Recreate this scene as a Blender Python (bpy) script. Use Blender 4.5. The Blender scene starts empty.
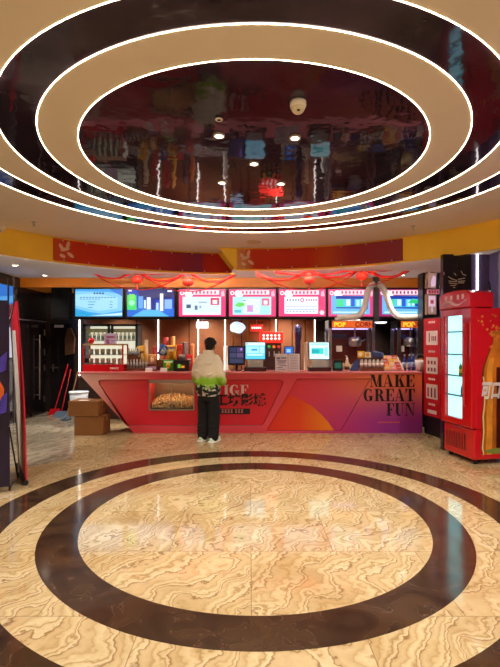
import bpy, bmesh, math, random
from mathutils import Vector, Matrix, Euler, noise
random.seed(11)
SC = bpy.context.scene
COL = SC.collection
PI = math.pi
F, CX, HY, EYE = 453.0, 250.0, 342.0, 1.6          # focal length in pixels, horizon row, eye height

def P(px, py, d):                                   # where a thing at depth d stands
    return Vector(((px - CX) / F * d, d, EYE + (HY - py) / F * d))
def PX(px, d): return (px - CX) / F * d
def PZ(py, d): return EYE + (HY - py) / F * d
def srgb(h):
    h = h.lstrip('#')
    c = [int(h[i:i + 2], 16) / 255 for i in (0, 2, 4)]
    return tuple(x / 12.92 if x <= .04045 else ((x + .055) / 1.055) ** 2.4 for x in c)

# ------------------------------------------------------------------ materials
MATS = {}
def nt(m):
    m.use_nodes = True
    t = m.node_tree
    return t, t.nodes, t.links
def M(name, col='#808080', rough=.5, metal=0., emit=0., ecol=None, var=.06, scale=9., trans=0., alpha=1., bump=0., spec=.5, coat=0.):
    if name in MATS: return MATS[name]
    m = bpy.data.materials.new(name)
    t, N, L = nt(m)
    b = N['Principled BSDF']
    c = srgb(col) if isinstance(col, str) else col
    tc = N.new('ShaderNodeTexCoord')
    nz = N.new('ShaderNodeTexNoise'); nz.inputs['Scale'].default_value = scale; nz.inputs['Detail'].default_value = 3
    L.new(tc.outputs['Object'], nz.inputs['Vector'])
    rp = N.new('ShaderNodeValToRGB')
    rp.color_ramp.elements[0].position = .3; rp.color_ramp.elements[1].position = .7
    rp.color_ramp.elements[0].color = tuple(max(0, x * (1 - var)) for x in c) + (1,)
    rp.color_ramp.elements[1].color = tuple(min(1, x * (1 + var)) for x in c) + (1,)
    L.new(nz.outputs['Fac'], rp.inputs['Fac'])
    L.new(rp.outputs['Color'], b.inputs['Base Color'])
    b.inputs['Roughness'].default_value = rough
    b.inputs['Metallic'].default_value = metal
    b.inputs['Specular IOR Level'].default_value = spec
    b.inputs['Coat Weight'].default_value = coat
    b.inputs['Transmission Weight'].default_value = trans
    b.inputs['Alpha'].default_value = alpha
    if emit:
        e = srgb(ecol) if ecol else c
        b.inputs['Emission Color'].default_value = e + (1,)
        b.inputs['Emission Strength'].default_value = emit
    if bump:
        bp = N.new('ShaderNodeBump'); bp.inputs['Strength'].default_value = bump
        L.new(nz.outputs['Fac'], bp.inputs['Height']); L.new(bp.outputs['Normal'], b.inputs['Normal'])
    MATS[name] = m
    return m
def S(col, e=1.0):                                  # a picture element of a lit screen
    return M('screen_' + col + '_%g' % e, '#050505', .4, emit=e * .82, ecol=col, var=0)
def glass(name, col=(1, 1, 1), alpha=.14, rough=.03):
    if name in MATS: return MATS[name]
    m = bpy.data.materials.new(name)
    t, N, L = nt(m)
    N.remove(N['Principled BSDF'])
    out = N['Material Output']
    tr = N.new('ShaderNodeBsdfTransparent'); tr.inputs[0].default_value = tuple(col) + (1,)
    gl = N.new('ShaderNodeBsdfGlossy'); gl.inputs['Roughness'].default_value = rough
    fr = N.new('ShaderNodeFresnel'); fr.inputs[0].default_value = 1.45
    mx = N.new('ShaderNodeMixShader')
    ge = N.new('ShaderNodeNewGeometry')
    k = math_node(N, L, 'MULTIPLY', fr.outputs[0], math_node(N, L, 'SUBTRACT', .6, math_node(N, L, 'MULTIPLY', ge.outputs['Backfacing'], .6)))
    L.new(k, mx.inputs[0]); L.new(tr.outputs[0], mx.inputs[1]); L.new(gl.outputs[0], mx.inputs[2])
    L.new(mx.outputs[0], out.inputs[0])
    MATS[name] = m
    return m

def ramp(N, stops):
    r = N.new('ShaderNodeValToRGB')
    el = r.color_ramp.elements
    while len(el) < len(stops): el.new(.5)
    for e, (p, c) in zip(el, stops):
        e.position = p; e.color = (srgb(c) if isinstance(c, str) else c) + (1,)
    return r
def math_node(N, L, op, a, b=None):
    n = N.new('ShaderNodeMath'); n.operation = op
    for i, v in enumerate((a, b)):
        if v is None: continue
        if isinstance(v, (int, float)): n.inputs[i].default_value = v
        else: L.new(v, n.inputs[i])
    return n.outputs[0]

def marble(name, light=False):
    m = bpy.data.materials.new(name)
    t, N, L = nt(m)
    b = N['Principled BSDF']
    tc = N.new('ShaderNodeTexCoord')
    sep = N.new('ShaderNodeSeparateXYZ'); L.new(tc.outputs['Object'], sep.inputs[0])
    TW, TH = 1.25, .82
    row = math_node(N, L, 'FLOOR', math_node(N, L, 'DIVIDE', math_node(N, L, 'ADD', sep.outputs[1], -.18), TH))
    off = math_node(N, L, 'MULTIPLY', math_node(N, L, 'MODULO', math_node(N, L, 'ADD', row, 40), 2), .5)
    u = math_node(N, L, 'ADD', math_node(N, L, 'DIVIDE', math_node(N, L, 'ADD', sep.outputs[0], .62 + 12.5), TW), off)
    colm = math_node(N, L, 'FLOOR', u)
    cv = N.new('ShaderNodeCombineXYZ'); L.new(colm, cv.inputs[0]); L.new(row, cv.inputs[1])
    wn = N.new('ShaderNodeTexWhiteNoise'); wn.noise_dimensions = '2D'; L.new(cv.outputs[0], wn.inputs['Vector'])
    sc = N.new('ShaderNodeVectorMath'); sc.operation = 'SCALE'; sc.inputs['Scale'].default_value = 1.7
    L.new(wn.outputs['Color'], sc.inputs[0])
    ad = N.new('ShaderNodeVectorMath'); ad.operation = 'ADD'
    L.new(tc.outputs['Object'], ad.inputs[0]); L.new(sc.outputs[0], ad.inputs[1])
    # warped drifting bands
    nz = N.new('ShaderNodeTexNoise'); nz.inputs['Scale'].default_value = 1.5; nz.inputs['Detail'].default_value = 5; nz.inputs['Roughness'].default_value = .55
    L.new(ad.outputs[0], nz.inputs['Vector'])
    sc2 = N.new('ShaderNodeVectorMath'); sc2.operation = 'SCALE'; sc2.inputs['Scale'].default_value = 1.15
    L.new(nz.outputs['Color'], sc2.inputs[0])
    ad2 = N.new('ShaderNodeVectorMath'); ad2.operation = 'ADD'; L.new(ad.outputs[0], ad2.inputs[0]); L.new(sc2.outputs[0], ad2.inputs[1])
    m0 = N.new('ShaderNodeMapping'); m0.inputs['Rotation'].default_value = (0, 0, math.radians(118)); L.new(ad2.outputs[0], m0.inputs[0])
    mp = N.new('ShaderNodeMapping'); mp.inputs['Scale'].default_value = (.45, 1.25, 1)
    L.new(m0.outputs[0], mp.inputs[0])
    wv = N.new('ShaderNodeTexWave'); wv.wave_type = 'BANDS'; wv.bands_direction = 'Y'
    wv.inputs['Scale'].default_value = 1.25; wv.inputs['Distortion'].default_value = 5.0; wv.inputs['Detail'].default_value = 5; wv.inputs['Detail Scale'].default_value = 1.4
    wv.wave_profile = 'SAW'
    L.new(mp.outputs[0], wv.inputs['Vector'])
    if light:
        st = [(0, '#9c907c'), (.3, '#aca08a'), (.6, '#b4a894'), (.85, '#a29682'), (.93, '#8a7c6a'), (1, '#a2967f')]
    else:
        st = [(0, '#ac9878'), (.14, '#b8a684'), (.3, '#ae9c78'), (.36, '#a48e6c'), (.42, '#b6a480'), (.58, '#c0b294'), (.68, '#b09c78'), (.74, '#94805c'), (.79, '#b8a684'), (.9, '#c2b498'), (.96, '#806844'), (1, '#a6906e')]
    cr = ramp(N, st); L.new(wv.outputs['Fac'], cr.inputs['Fac'])
    n2 = N.new('ShaderNodeTexNoise'); n2.inputs['Scale'].default_value = 1.1; n2.inputs['Detail'].default_value = 4
    L.new(ad2.outputs[0], n2.inputs['Vector'])
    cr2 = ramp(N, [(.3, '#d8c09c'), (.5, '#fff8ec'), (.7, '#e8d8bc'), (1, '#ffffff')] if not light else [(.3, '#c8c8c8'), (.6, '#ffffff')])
    L.new(n2.outputs['Fac'], cr2.inputs['Fac'])
    mx = N.new('ShaderNodeMix'); mx.data_type = 'RGBA'; mx.blend_type = 'MULTIPLY'; mx.inputs[0].default_value = .85
    L.new(cr.outputs[0], mx.inputs[6]); L.new(cr2.outputs[0], mx.inputs[7])
    # joints
    def edge(v, w):
        f = math_node(N, L, 'FRACT', v)
        return math_node(N, L, 'LESS_THAN', f, w)
    v = math_node(N, L, 'DIVIDE', math_node(N, L, 'ADD', sep.outputs[1], -.18), TH)
    j = math_node(N, L, 'MAXIMUM', edge(u, .005), edge(v, .007))
    mx2 = N.new('ShaderNodeMix'); mx2.data_type = 'RGBA'
    L.new(math_node(N, L, 'MULTIPLY', j, .55), mx2.inputs[0]); L.new(mx.outputs[2], mx2.inputs[6]); mx2.inputs[7].default_value = (.12, .07, .04, 1)
    L.new(mx2.outputs[2], b.inputs['Base Color'])
    b.inputs['Roughness'].default_value = .075
    b.inputs['Specular IOR Level'].default_value = .62
    MATS[name] = m
    return m
def dark_marble():
    m = bpy.data.materials.new('dark_marble')
    t, N, L = nt(m); b = N['Principled BSDF']
    tc = N.new('ShaderNodeTexCoord')
    nz = N.new('ShaderNodeTexNoise'); nz.inputs['Scale'].default_value = 3; nz.inputs['Detail'].default_value = 8; nz.inputs['Distortion'].default_value = 1.5
    L.new(tc.outputs['Object'], nz.inputs['Vector'])
    cr = ramp(N, [(.3, '#2a1c15'), (.497, '#3a281d'), (.5, '#5b4534'), (.503, '#3a281d'), (.7, '#46311f')])
    L.new(nz.outputs['Fac'], cr.inputs['Fac']); L.new(cr.outputs[0], b.inputs['Base Color'])
    b.inputs['Roughness'].default_value = .12; b.inputs['Specular IOR Level'].default_value = .55
    return m
def film():
    m = bpy.data.materials.new('black_stretch_film')
    t, N, L = nt(m); b = N['Principled BSDF']
    tc = N.new('ShaderNodeTexCoord')
    nz = N.new('ShaderNodeTexNoise'); nz.inputs['Scale'].default_value = 1.6; nz.inputs['Detail'].default_value = 3.5
    L.new(tc.outputs['Object'], nz.inputs['Vector'])
    cr = ramp(N, [(.25, '#1e1620'), (.5, '#2c2230'), (.75, '#45364a')])
    L.new(nz.outputs['Fac'], cr.inputs['Fac']); L.new(cr.outputs[0], b.inputs['Base Color'])
    b.inputs['IOR'].default_value = 1.38; b.inputs['Roughness'].default_value = .045; b.inputs['Specular Tint'].default_value = (.62, .62, 1, 1)
    bp = N.new('ShaderNodeBump'); bp.inputs['Strength'].default_value = .14; bp.inputs['Distance'].default_value = .05
    L.new(nz.outputs['Fac'], bp.inputs['Height']); L.new(bp.outputs['Normal'], b.inputs['Normal'])
    return m
def artwork(name, pale, full):                                       # printed red to violet and salmon sweep; glare painted pale at the left
    m = bpy.data.materials.new(name)
    t, N, L = nt(m); b = N['Principled BSDF']
    tc = N.new('ShaderNodeTexCoord'); sep = N.new('ShaderNodeSeparateXYZ'); L.new(tc.outputs['Object'], sep.inputs[0])
    x, z = sep.outputs[0], sep.outputs[2]
    def mr(v, a, c):
        n = N.new('ShaderNodeMapRange'); n.inputs[1].default_value = a; n.inputs[2].default_value = c; n.interpolation_type = 'SMOOTHSTEP'
        L.new(v, n.inputs[0]); return n.outputs[0]
    def mix(f, a, c):
        n = N.new('ShaderNodeMix'); n.data_type = 'RGBA'; L.new(f, n.inputs[0])
        for s, k in ((a, 6), (c, 7)):
            if isinstance(s, str): n.inputs[k].default_value = srgb(s) + (1,)
            else: L.new(s, n.inputs[k])
        return n.outputs[2]
    right_v = mix(mr(z, .15, 1.0), '#9a2f96', '#f58058')
    mid_v = mix(mr(z, .0, .9), '#c02e70', '#e2485e')
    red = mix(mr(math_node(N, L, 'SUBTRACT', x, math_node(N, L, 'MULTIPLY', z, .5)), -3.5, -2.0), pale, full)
    c1 = mix(mr(x, .3, 1.5), red, mid_v)
    c2 = mix(mr(math_node(N, L, 'ADD', x, math_node(N, L, 'MULTIPLY', z, .25)), 1.3, 2.6), c1, right_v)
    L.new(c2, b.inputs['Base Color'])
    b.inputs['Roughness'].default_value = .32
    return m
def banner_mat(name, stops, x0, x1):
    m = bpy.data.materials.new(name)
    t, N, L = nt(m); b = N['Principled BSDF']
    tc = N.new('ShaderNodeTexCoord'); sep = N.new('ShaderNodeSeparateXYZ'); L.new(tc.outputs['Object'], sep.inputs[0])
    nz = N.new('ShaderNodeTexNoise'); nz.inputs['Scale'].default_value = .8; L.new(tc.outputs['Object'], nz.inputs['Vector'])
    s = math_node(N, L, 'ADD', sep.outputs[0], math_node(N, L, 'MULTIPLY', nz.outputs['Fac'], .3))
    n = N.new('ShaderNodeMapRange'); n.inputs[1].default_value = x0; n.inputs[2].default_value = x1; L.new(s, n.inputs[0])
    cr = ramp(N, stops); L.new(n.outputs[0], cr.inputs['Fac']); L.new(cr.outputs[0], b.inputs['Base Color'])
    b.inputs['Roughness'].default_value = .6; b.inputs['Specular IOR Level'].default_value = .2
    return m
def jacket_mat():
    m = bpy.data.materials.new('printed_jacket_cloth')
    t, N, L = nt(m); b = N['Principled BSDF']
    tc = N.new('ShaderNodeTexCoord'); sep = N.new('ShaderNodeSeparateXYZ'); L.new(tc.outputs['Object'], sep.inputs[0])
    nz = N.new('ShaderNodeTexNoise'); nz.inputs['Scale'].default_value = 9; nz.inputs['Detail'].default_value = 3
    L.new(tc.outputs['Object'], nz.inputs['Vector'])
    n3 = N.new('ShaderNodeTexNoise'); n3.inputs['Scale'].default_value = 22; L.new(tc.outputs['Object'], n3.inputs['Vector'])
    z = math_node(N, L, 'ADD', sep.outputs[2], math_node(N, L, 'MULTIPLY', math_node(N, L, 'SUBTRACT', nz.outputs['Fac'], .5), .3))
    n = N.new('ShaderNodeMapRange'); n.inputs[1].default_value = .7; n.inputs[2].default_value = 1.5; L.new(z, n.inputs[0])
    cr = ramp(N, [(0, '#c8c8bc'), (.07, '#c8c8bc'), (.075, '#15191a'), (.235, '#1d2420'), (.24, '#7db424'), (.40, '#94cc34'), (.46, '#dcd8a8'), (.52, '#f0e6d0'), (1, '#f6eedc')])
    L.new(n.outputs[0], cr.inputs['Fac'])
    sp = ramp(N, [(.56, (0, 0, 0)), (.6, (1, 1, 1))]); L.new(n3.outputs['Fac'], sp.inputs['Fac'])
    low = N.new('ShaderNodeMapRange'); low.inputs[1].default_value = .95; low.inputs[2].default_value = .9; L.new(sep.outputs[2], low.inputs[0])
    mx = N.new('ShaderNodeMix'); mx.data_type = 'RGBA'
    L.new(math_node(N, L, 'MULTIPLY', math_node(N, L, 'MULTIPLY', sp.outputs[0], low.outputs[0]), .8), mx.inputs[0])
    L.new(cr.outputs[0], mx.inputs[6]); mx.inputs[7].default_value = srgb('#d5d6cc') + (1,)
    L.new(mx.outputs[2], b.inputs['Base Color']); b.inputs['Roughness'].default_value = .85
    bp = N.new('ShaderNodeBump'); bp.inputs['Strength'].default_value = .35; bp.inputs['Distance'].default_value = .03
    L.new(nz.outputs['Fac'], bp.inputs['Height']); L.new(bp.outputs['Normal'], b.inputs['Normal'])
    return m

# ------------------------------------------------------------------ mesh helpers
class MB:
    def __init__(s): s.v = []; s.f = []; s.m = []; s.sm = []
    def add(s, vs, fs, m=0, smooth=False):
        o = len(s.v); s.v += [tuple(v) for v in vs]
        for f in fs: s.f.append(tuple(i + o for i in f)); s.m.append(m); s.sm.append(smooth)
        return s
    def box(s, x0, x1, y0, y1, z0, z1, m=0):
        vs = [(x, y, z) for z in (z0, z1) for y in (y0, y1) for x in (x0, x1)]
        return s.add(vs, [(0, 2, 3, 1), (4, 5, 7, 6), (0, 1, 5, 4), (2, 6, 7, 3), (0, 4, 6, 2), (1, 3, 7, 5)], m)
    def bar(s, p, q, w, h, m=0):                     # square bar from p to q
        return s.tube([p, q], max(w, h) * .7071, 4, m, False, PI / 4)
    def tube(s, pts, r, n=8, m=0, smooth=True, a0=0., sx=1., sy=1.):
        pts = [Vector(p) for p in pts]
        rs = r if isinstance(r, (list, tuple)) else [r] * len(pts)
        t0 = (pts[1] - pts[0]).normalized()
        u = t0.orthogonal().normalized() if abs(t0.z) < .99 else Vector((1, 0, 0))
        if abs(t0.z) < .99: u = t0.cross(Vector((0, 0, 1))).normalized()
        rings = []
        for i, p in enumerate(pts):
            t = (pts[min(i + 1, len(pts) - 1)] - pts[max(i - 1, 0)]).normalized()
            u = (u - t * u.dot(t)).normalized(); w = t.cross(u)
            rings.append([p + (u * math.cos(a0 + 2 * PI * k / n) * sx + w * math.sin(a0 + 2 * PI * k / n) * sy) * rs[i] for k in range(n)])
        vs = [v for rg in rings for v in rg]; fs = []
        for i in range(len(pts) - 1):
            for k in range(n):
                a, c = i * n + k, i * n + (k + 1) % n
                fs.append((a, c, c + n, a + n))
        s.add(vs, fs, m, smooth)
        s.add(rings[0], [tuple(range(n))[::-1]], m); s.add(rings[-1], [tuple(range(n))], m)
        return s
    def lathe(s, prof, n=16, c=(0, 0, 0), m=0, smooth=True):
        vs = [(c[0] + r * math.cos(2 * PI * k / n), c[1] + r * math.sin(2 * PI * k / n), c[2] + z) for r, z in prof for k in range(n)]
        fs = []
        for i in range(len(prof) - 1):
            for k in range(n):
                a, d = i * n + k, i * n + (k + 1) % n
                fs.append((a, d, d + n, a + n))
        fs.append(tuple(range(n))[::-1]); o = (len(prof) - 1) * n; fs.append(tuple(range(o, o + n)))
        return s.add(vs, fs, m, smooth)
    def ell(s, c, r, n=12, k=8, m=0):
        if not isinstance(r, (tuple, list)): r = (r, r, r)
        vs = []; fs = []
        for i in range(k + 1):
            a = PI * i / k; q = max(math.sin(a), 1e-3)
            vs += [(c[0] + r[0] * q * math.cos(2 * PI * j / n), c[1] + r[1] * q * math.sin(2 * PI * j / n), c[2] + r[2] * math.cos(a)) for j in range(n)]
        for i in range(k):
            for j in range(n):
                a, d = i * n + j, i * n + (j + 1) % n
                fs.append((a, a + n, d + n, d))
        return s.add(vs, fs, m, True)
    def ring_tube(s, c, R, z, r, n=128, k=6, m=0):
        vs = []; fs = []
        for i in range(n):
            a = 2 * PI * i / n
            for j in range(k):
                b = 2 * PI * j / k; q = R + r * math.cos(b)
                vs.append((c[0] + q * math.cos(a), c[1] + q * math.sin(a), z + r * math.sin(b)))
        for i in range(n):
            for j in range(k):
                a, d, e, f = i * k + j, ((i + 1) % n) * k + j, ((i + 1) % n) * k + (j + 1) % k, i * k + (j + 1) % k
                fs.append((a, d, e, f))
        return s.add(vs, fs, m, True)
    def annulus(s, c, r0, r1, z0, z1, n=160, m=0):
        vs = []
        for i in range(n):
            a = 2 * PI * i / n; ca, sa = math.cos(a), math.sin(a)
            vs += [(c[0] + r0 * ca, c[1] + r0 * sa, z0), (c[0] + r1 * ca, c[1] + r1 * sa, z0), (c[0] + r0 * ca, c[1] + r0 * sa, z1), (c[0] + r1 * ca, c[1] + r1 * sa, z1)]
        fs = []
        for i in range(n):
            a, b = i * 4, ((i + 1) % n) * 4
            fs += [(a, b, b + 1, a + 1), (a + 2, a + 3, b + 3, b + 2), (a, a + 2, b + 2, b), (a + 1, b + 1, b + 3, a + 3)]
        return s.add(vs, fs, m)
    def fill(s, loops, depth, fn, m=0, bevel=0.):    # flat outline with holes, given thickness; fn maps (u, v, w)
        cu = bpy.data.curves.new('outline', 'CURVE'); cu.dimensions = '2D'; cu.fill_mode = 'BOTH'
        cu.extrude = max(depth / 2 - bevel, 1e-5); cu.bevel_depth = bevel; cu.bevel_resolution = 1
        for lp in loops:
            sp = cu.splines.new('POLY'); sp.points.add(len(lp) - 1); sp.use_cyclic_u = True
            for q, p in zip(sp.points, lp): q.co = (p[0], p[1], 0, 1)
        return s.take(cu, fn, m)
    def take(s, cu, fn, m=0):
        ob = bpy.data.objects.new('outline', cu); COL.objects.link(ob)
        dg = bpy.context.evaluated_depsgraph_get()
        me = bpy.data.meshes.new_from_object(ob.evaluated_get(dg))
        s.add([fn(*v.co) for v in me.vertices], [tuple(p.vertices) for p in me.polygons], m)
        bpy.data.objects.remove(ob); bpy.data.meshes.remove(me)
        if isinstance(cu, bpy.types.Curve): bpy.data.curves.remove(cu)
        return s
    def text(s, body, size, fn, depth=.004, m=0, bold=0., align='LEFT', shear=0., sx=1.):
        cu = bpy.data.curves.new('lettering', 'FONT'); cu.body = body; cu.size = size; cu.extrude = depth / 2
        cu.offset = bold; cu.align_x = align; cu.shear = shear; cu.resolution_u = 3
        return s.take(cu, lambda u, v, w: fn(u * sx, v, w), m)
    def quad(s, pts, m=0): return s.add(pts, [tuple(range(len(pts)))], m)
    def build(s, name, mats, parent=None, loc=None, rot=None, bevel=0., kind=None, weld=False):
        me = bpy.data.meshes.new(name); me.from_pydata(s.v, [], s.f)
        if not isinstance(mats, (list, tuple)): mats = [mats]
        for x in mats: me.materials.append(x)
        for p, mi, sm in zip(me.polygons, s.m, s.sm): p.material_index = mi; p.use_smooth = sm
        bm = bmesh.new(); bm.from_mesh(me)
        if weld: bmesh.ops.remove_doubles(bm, verts=bm.verts, dist=1e-5)
        if bevel:
            bmesh.ops.bevel(bm, geom=[e for e in bm.edges if len(e.link_faces) == 2 and e.calc_face_angle(0) > .6], offset=bevel, segments=2, affect='EDGES', profile=.5)
        bmesh.ops.recalc_face_normals(bm, faces=bm.faces)
        bm.to_mesh(me); bm.free()
        o = bpy.data.objects.new(name, me); COL.objects.link(o)
        if parent: o.parent = parent
        if loc is not None: o.location = loc
        if rot is not None: o.rotation_euler = rot
        if kind: o['kind'] = kind
        return o
def tag(o, label, cat, group=None, kind=None):
    o['label'] = label; o['category'] = cat
    if group: o['group'] = group
    if kind: o['kind'] = kind
    return o
def thing(name, label, cat, loc=(0, 0, 0), rz=0., group=None):
    o = bpy.data.objects.new(name, None); COL.objects.link(o); o.empty_display_size = .05
    o.location = loc; o.rotation_euler = (0, 0, rz)
    return tag(o, label, cat, group)
def dup(root, loc, rz=None, label=None, group=None, scale=None):
    r = root.copy(); COL.objects.link(r); r.location = loc
    if rz is not None: r.rotation_euler = (0, 0, rz)
    if scale: r.scale = scale
    if label: r['label'] = label
    if group: r['group'] = group
    for ch in list(root.children):
        c = ch.copy(); COL.objects.link(c); c.parent = r
        for g in list(ch.children):
            d = g.copy(); COL.objects.link(d); d.parent = c
    return r
def struct(o): o['kind'] = 'structure'; return o
def remesh(mb, name, mat, parent, voxel, smooth=6):
    o = mb.build(name, mat, parent)
    md = o.modifiers.new('r', 'REMESH'); md.mode = 'VOXEL'; md.voxel_size = voxel; md.use_smooth_shade = True
    s = o.modifiers.new('s', 'SMOOTH'); s.factor = .5; s.iterations = smooth
    dg = bpy.context.evaluated_depsgraph_get()
    me = bpy.data.meshes.new_from_object(o.evaluated_get(dg))
    o.modifiers.clear(); old = o.data; o.data = me; me.name = name; bpy.data.meshes.remove(old)
    me.materials.clear(); me.materials.append(mat)
    for p in me.polygons: p.use_smooth = True; p.material_index = 0
    return o
def front(x0, y, z0):                                 # maps outline (u, v, w) on an upright face looking to the camera
    return lambda u, v, w: (x0 + u, y - w, z0 + v)
ORD = ['first', 'second', 'third', 'fourth', 'fifth', 'sixth', 'seventh', 'eighth', 'ninth', 'tenth', 'eleventh', 'twelfth']

# ================================================================== THE SETTING
XL, XR, YB, YF = -4.67, 3.55, 10.36, -3.0
CZ, LZ = 3.28, 2.9                                    # main and lower ceiling
C0 = (.032, 4.22)                                      # centre of the round ceiling
CF = (.042, 4.165)                                     # centre of the floor rings
m_beige = marble('beige_marble'); m_pale = marble('pale_floor_patch', True); m_dark = dark_marble(); m_film = film()
m_cream = M('cream_ceiling_paint', '#e6dccb', .7, var=.02, scale=2)
m_white = M('white_paint', '#e6dfd4', .7, var=.02)
m_led = M('warm_light_strip', '#fff0d0', .4, emit=13, ecol='#ffe6b8', var=0)
m_ledv = M('white_light_strip', '#ffffff', .4, emit=3.6, ecol='#fff4ea', var=0)
m_black_gloss = M('black_gloss_panel', '#161216', .12, var=.2, scale=2)
m_black = M('black_plastic', '#121214', .4)
m_yellow = M('amber_fascia_paint', '#f8c830', .5, var=.08, scale=1.5)
m_orange = M('orange_cornice_paint', '#d9801c', .4, var=.1, scale=2)
m_chrome = M('brushed_steel', '#b9b9bd', .28, 1.0, var=.08, scale=30)
m_gold = M('gold_trim', '#c99a4a', .25, 1.0)
m_red = M('red_gloss', '#c8101c', .25, var=.05, coat=.4)
m_paper = M('white_paper', '#e9e6e2', .7)
m_silver = M('silver_plastic', '#b5b5b3', .35)

fl = MB(); fl.box(XL, XR, YF, YB, -.12, 0)
struct(fl.build('floor', m_beige))
b = MB(); b.annulus(CF, 1.52, 1.825, 0, .0015, 200); struct(b.build('trim_1', m_dark))
b = MB(); b.annulus(CF, 2.16, 2.48, 0, .0015, 200); struct(b.build('trim_2', m_dark))
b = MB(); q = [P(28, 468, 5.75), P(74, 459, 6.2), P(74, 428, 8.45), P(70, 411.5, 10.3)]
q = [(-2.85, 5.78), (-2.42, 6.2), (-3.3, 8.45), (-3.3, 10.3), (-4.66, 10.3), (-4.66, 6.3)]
b.fill([q], .0014, lambda u, v, w: (u, v, .0007 + w)); struct(b.build('trim_3', m_pale))  # floor patch with a slanted edge, paler and greyer

def wall(name, args, mats): b = MB(); b.box(*args); return struct(b.build(name, mats))
m_left = M('black_wall_panel', '#1d171a', .14, var=.25, scale=1.2)
m_rightw = M('plum_gloss_panel', '#5a4d78', .22, var=.12, scale=1.5)
m_warmwall = M('tan_wall_paint', '#b98a62', .6, var=.15, scale=1.2)
wl = wall('wall_left', (XL - .1, XL, YF, YB, 0, 3.5), m_left)
b = MB()
for y in (4.2, 5.4, 6.6, 7.8, 8.95): b.box(XL, XL + .012, y - .012, y + .012, 0, 2.9)
b.box(XL, XL + .02, YF, YB, 2.05, 2.07)
b.build('panel_seam', m_chrome, wl)
wr = wall('wall_right', (XR, XR + .1, YF, YB, 0, 3.5), m_rightw)
wall('wall_front', (XL, XR, YF - .1, YF, 0, 3.5), m_warmwall)
# back wall: bronze mirror panels between thin gold strips
def bronze():
    m = M('bronze_mirror', '#a87050', .2, .6, var=.35, scale=.9, bump=.03); return m
wb = wall('wall_back', (XL, XR, YB, YB + .1, 0, 3.5), M('dark_brown_wall', '#2a1f1c', .25, var=.2, scale=2))
b = MB()
for i, (p, q) in enumerate([(-3.8, -2.6), (-2.58, -1.4), (-1.38, -.2), (-.18, .62), (.64, 1.5)]): b.box(p, q, YB - .02, YB, .05, 2.72)
b.build('mirror_panel', bronze(), wb)
b = MB()
for px in (233, 248, 262, 270, 292, 305): b.box(PX(px, YB) - .012, PX(px, YB) + .012, YB - .035, YB - .02, .9, 2.7)
b.build('gold_strip', m_gold, wb)
for px in (79, 158, 198, 225, 276, 315):
    b = MB(); x = PX(px, 10.3); b.box(x - .009, x + .009, YB - .04, YB - .02, 0 if px == 79 else .9, 2.66); b.build('light_strip', m_ledv, wb)
b = MB(); b.box(3.24, XR, 8.5, 8.75, 0, LZ); struct(b.build('trim_4', M('dark_pier_paint', '#151214', .3, var=.15)))
# return wall behind the fridge, facing the hall, with its upright light strip
YW = 6.72
wq = wall('wall_right', (PX(443, YW), XR, YW, YW + .08, 0, LZ), m_rightw)
b = MB(); b.box(PX(443, YW) - .003, PX(471, YW), YW - .012, YW, 0, LZ); b.box(PX(443, YW) - .003, PX(443, YW), YW, YW + .08, 0, LZ); b.build('wall_panel', M('charcoal_gloss_panel', '#242029', .18, var=.2), wq)
b = MB(); b.box(PX(457, YW) - .004, PX(457, YW) + .004, YW - .014, YW - .012, 2.3, LZ); b.build('panel_seam', m_black, wq)
b = MB(); b.box(PX(477, YW) - .011, PX(477, YW) + .011, YW - .02, YW, .05, 2.895); b.build('light_strip', m_ledv, wq)
b = MB()                                              # chalk-like drawing on the dark panel
for a in [[(448, 276.5), (452, 279), (457, 280.5)], [(448.5, 281), (457, 282)], [(449, 283), (457, 284)], [(450, 285.5), (456, 285.5)], [(458, 279.5), (465, 278)], [(458, 281.5), (465, 280.8)], [(458, 283), (464, 282.8)], [(454, 273), (455.5, 274.5), (456, 275.5)], [(461, 271), (463, 274.5), (466, 275.5)], [(453, 287.5), (455, 287.5)], [(443.8, 272), (444, 275)]]:
    b.tube([P(x, y, YW - .014) for x, y in a], .006, 5)
b.build('line_drawing', M('pale_line_print', '#dfe6cf', .6), wq)

# ---- round ceiling
b = MB(); N_ = 160
circ = lambda r, n=N_: [(C0[0] + r * math.cos(2 * PI * k / n), C0[1] + r * math.sin(2 * PI * k / n)) for k in range(n)]
b.fill([[(XL, YF), (XR, YF), (XR, YB), (XL, YB)], circ(2.735)], .0036, lambda u, v, w: (u, v, CZ + .0018 + w))
ce = struct(b.build('ceiling', m_cream))
b = MB(); b.box(XL, XR, YF, YB, 3.5, 3.55); b.build('roof_slab', m_black, ce)
b = MB(); b.ring_tube(C0, 2.733, CZ + .0005, .003); b.build('light_strip', m_led, ce)
b = MB(); n = 160
b.annulus(C0, .001, 2.85, CZ + .004, CZ + .014, n); b.build('stretch_film', m_film, ce)
for i, (r0, r1) in enumerate([(1.532, 1.825), (2.115, 2.45)]):
    b = MB(); b.annulus(C0, r0, r1, CZ, CZ + .004, n); o = struct(b.build('trim_%d' % (5 + i), m_cream))
    for r in (r0 - .004, r1 + .004):
        b = MB(); b.ring_tube(C0, r, CZ + .0005, .003); b.build('light_strip', m_led, o)

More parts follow.
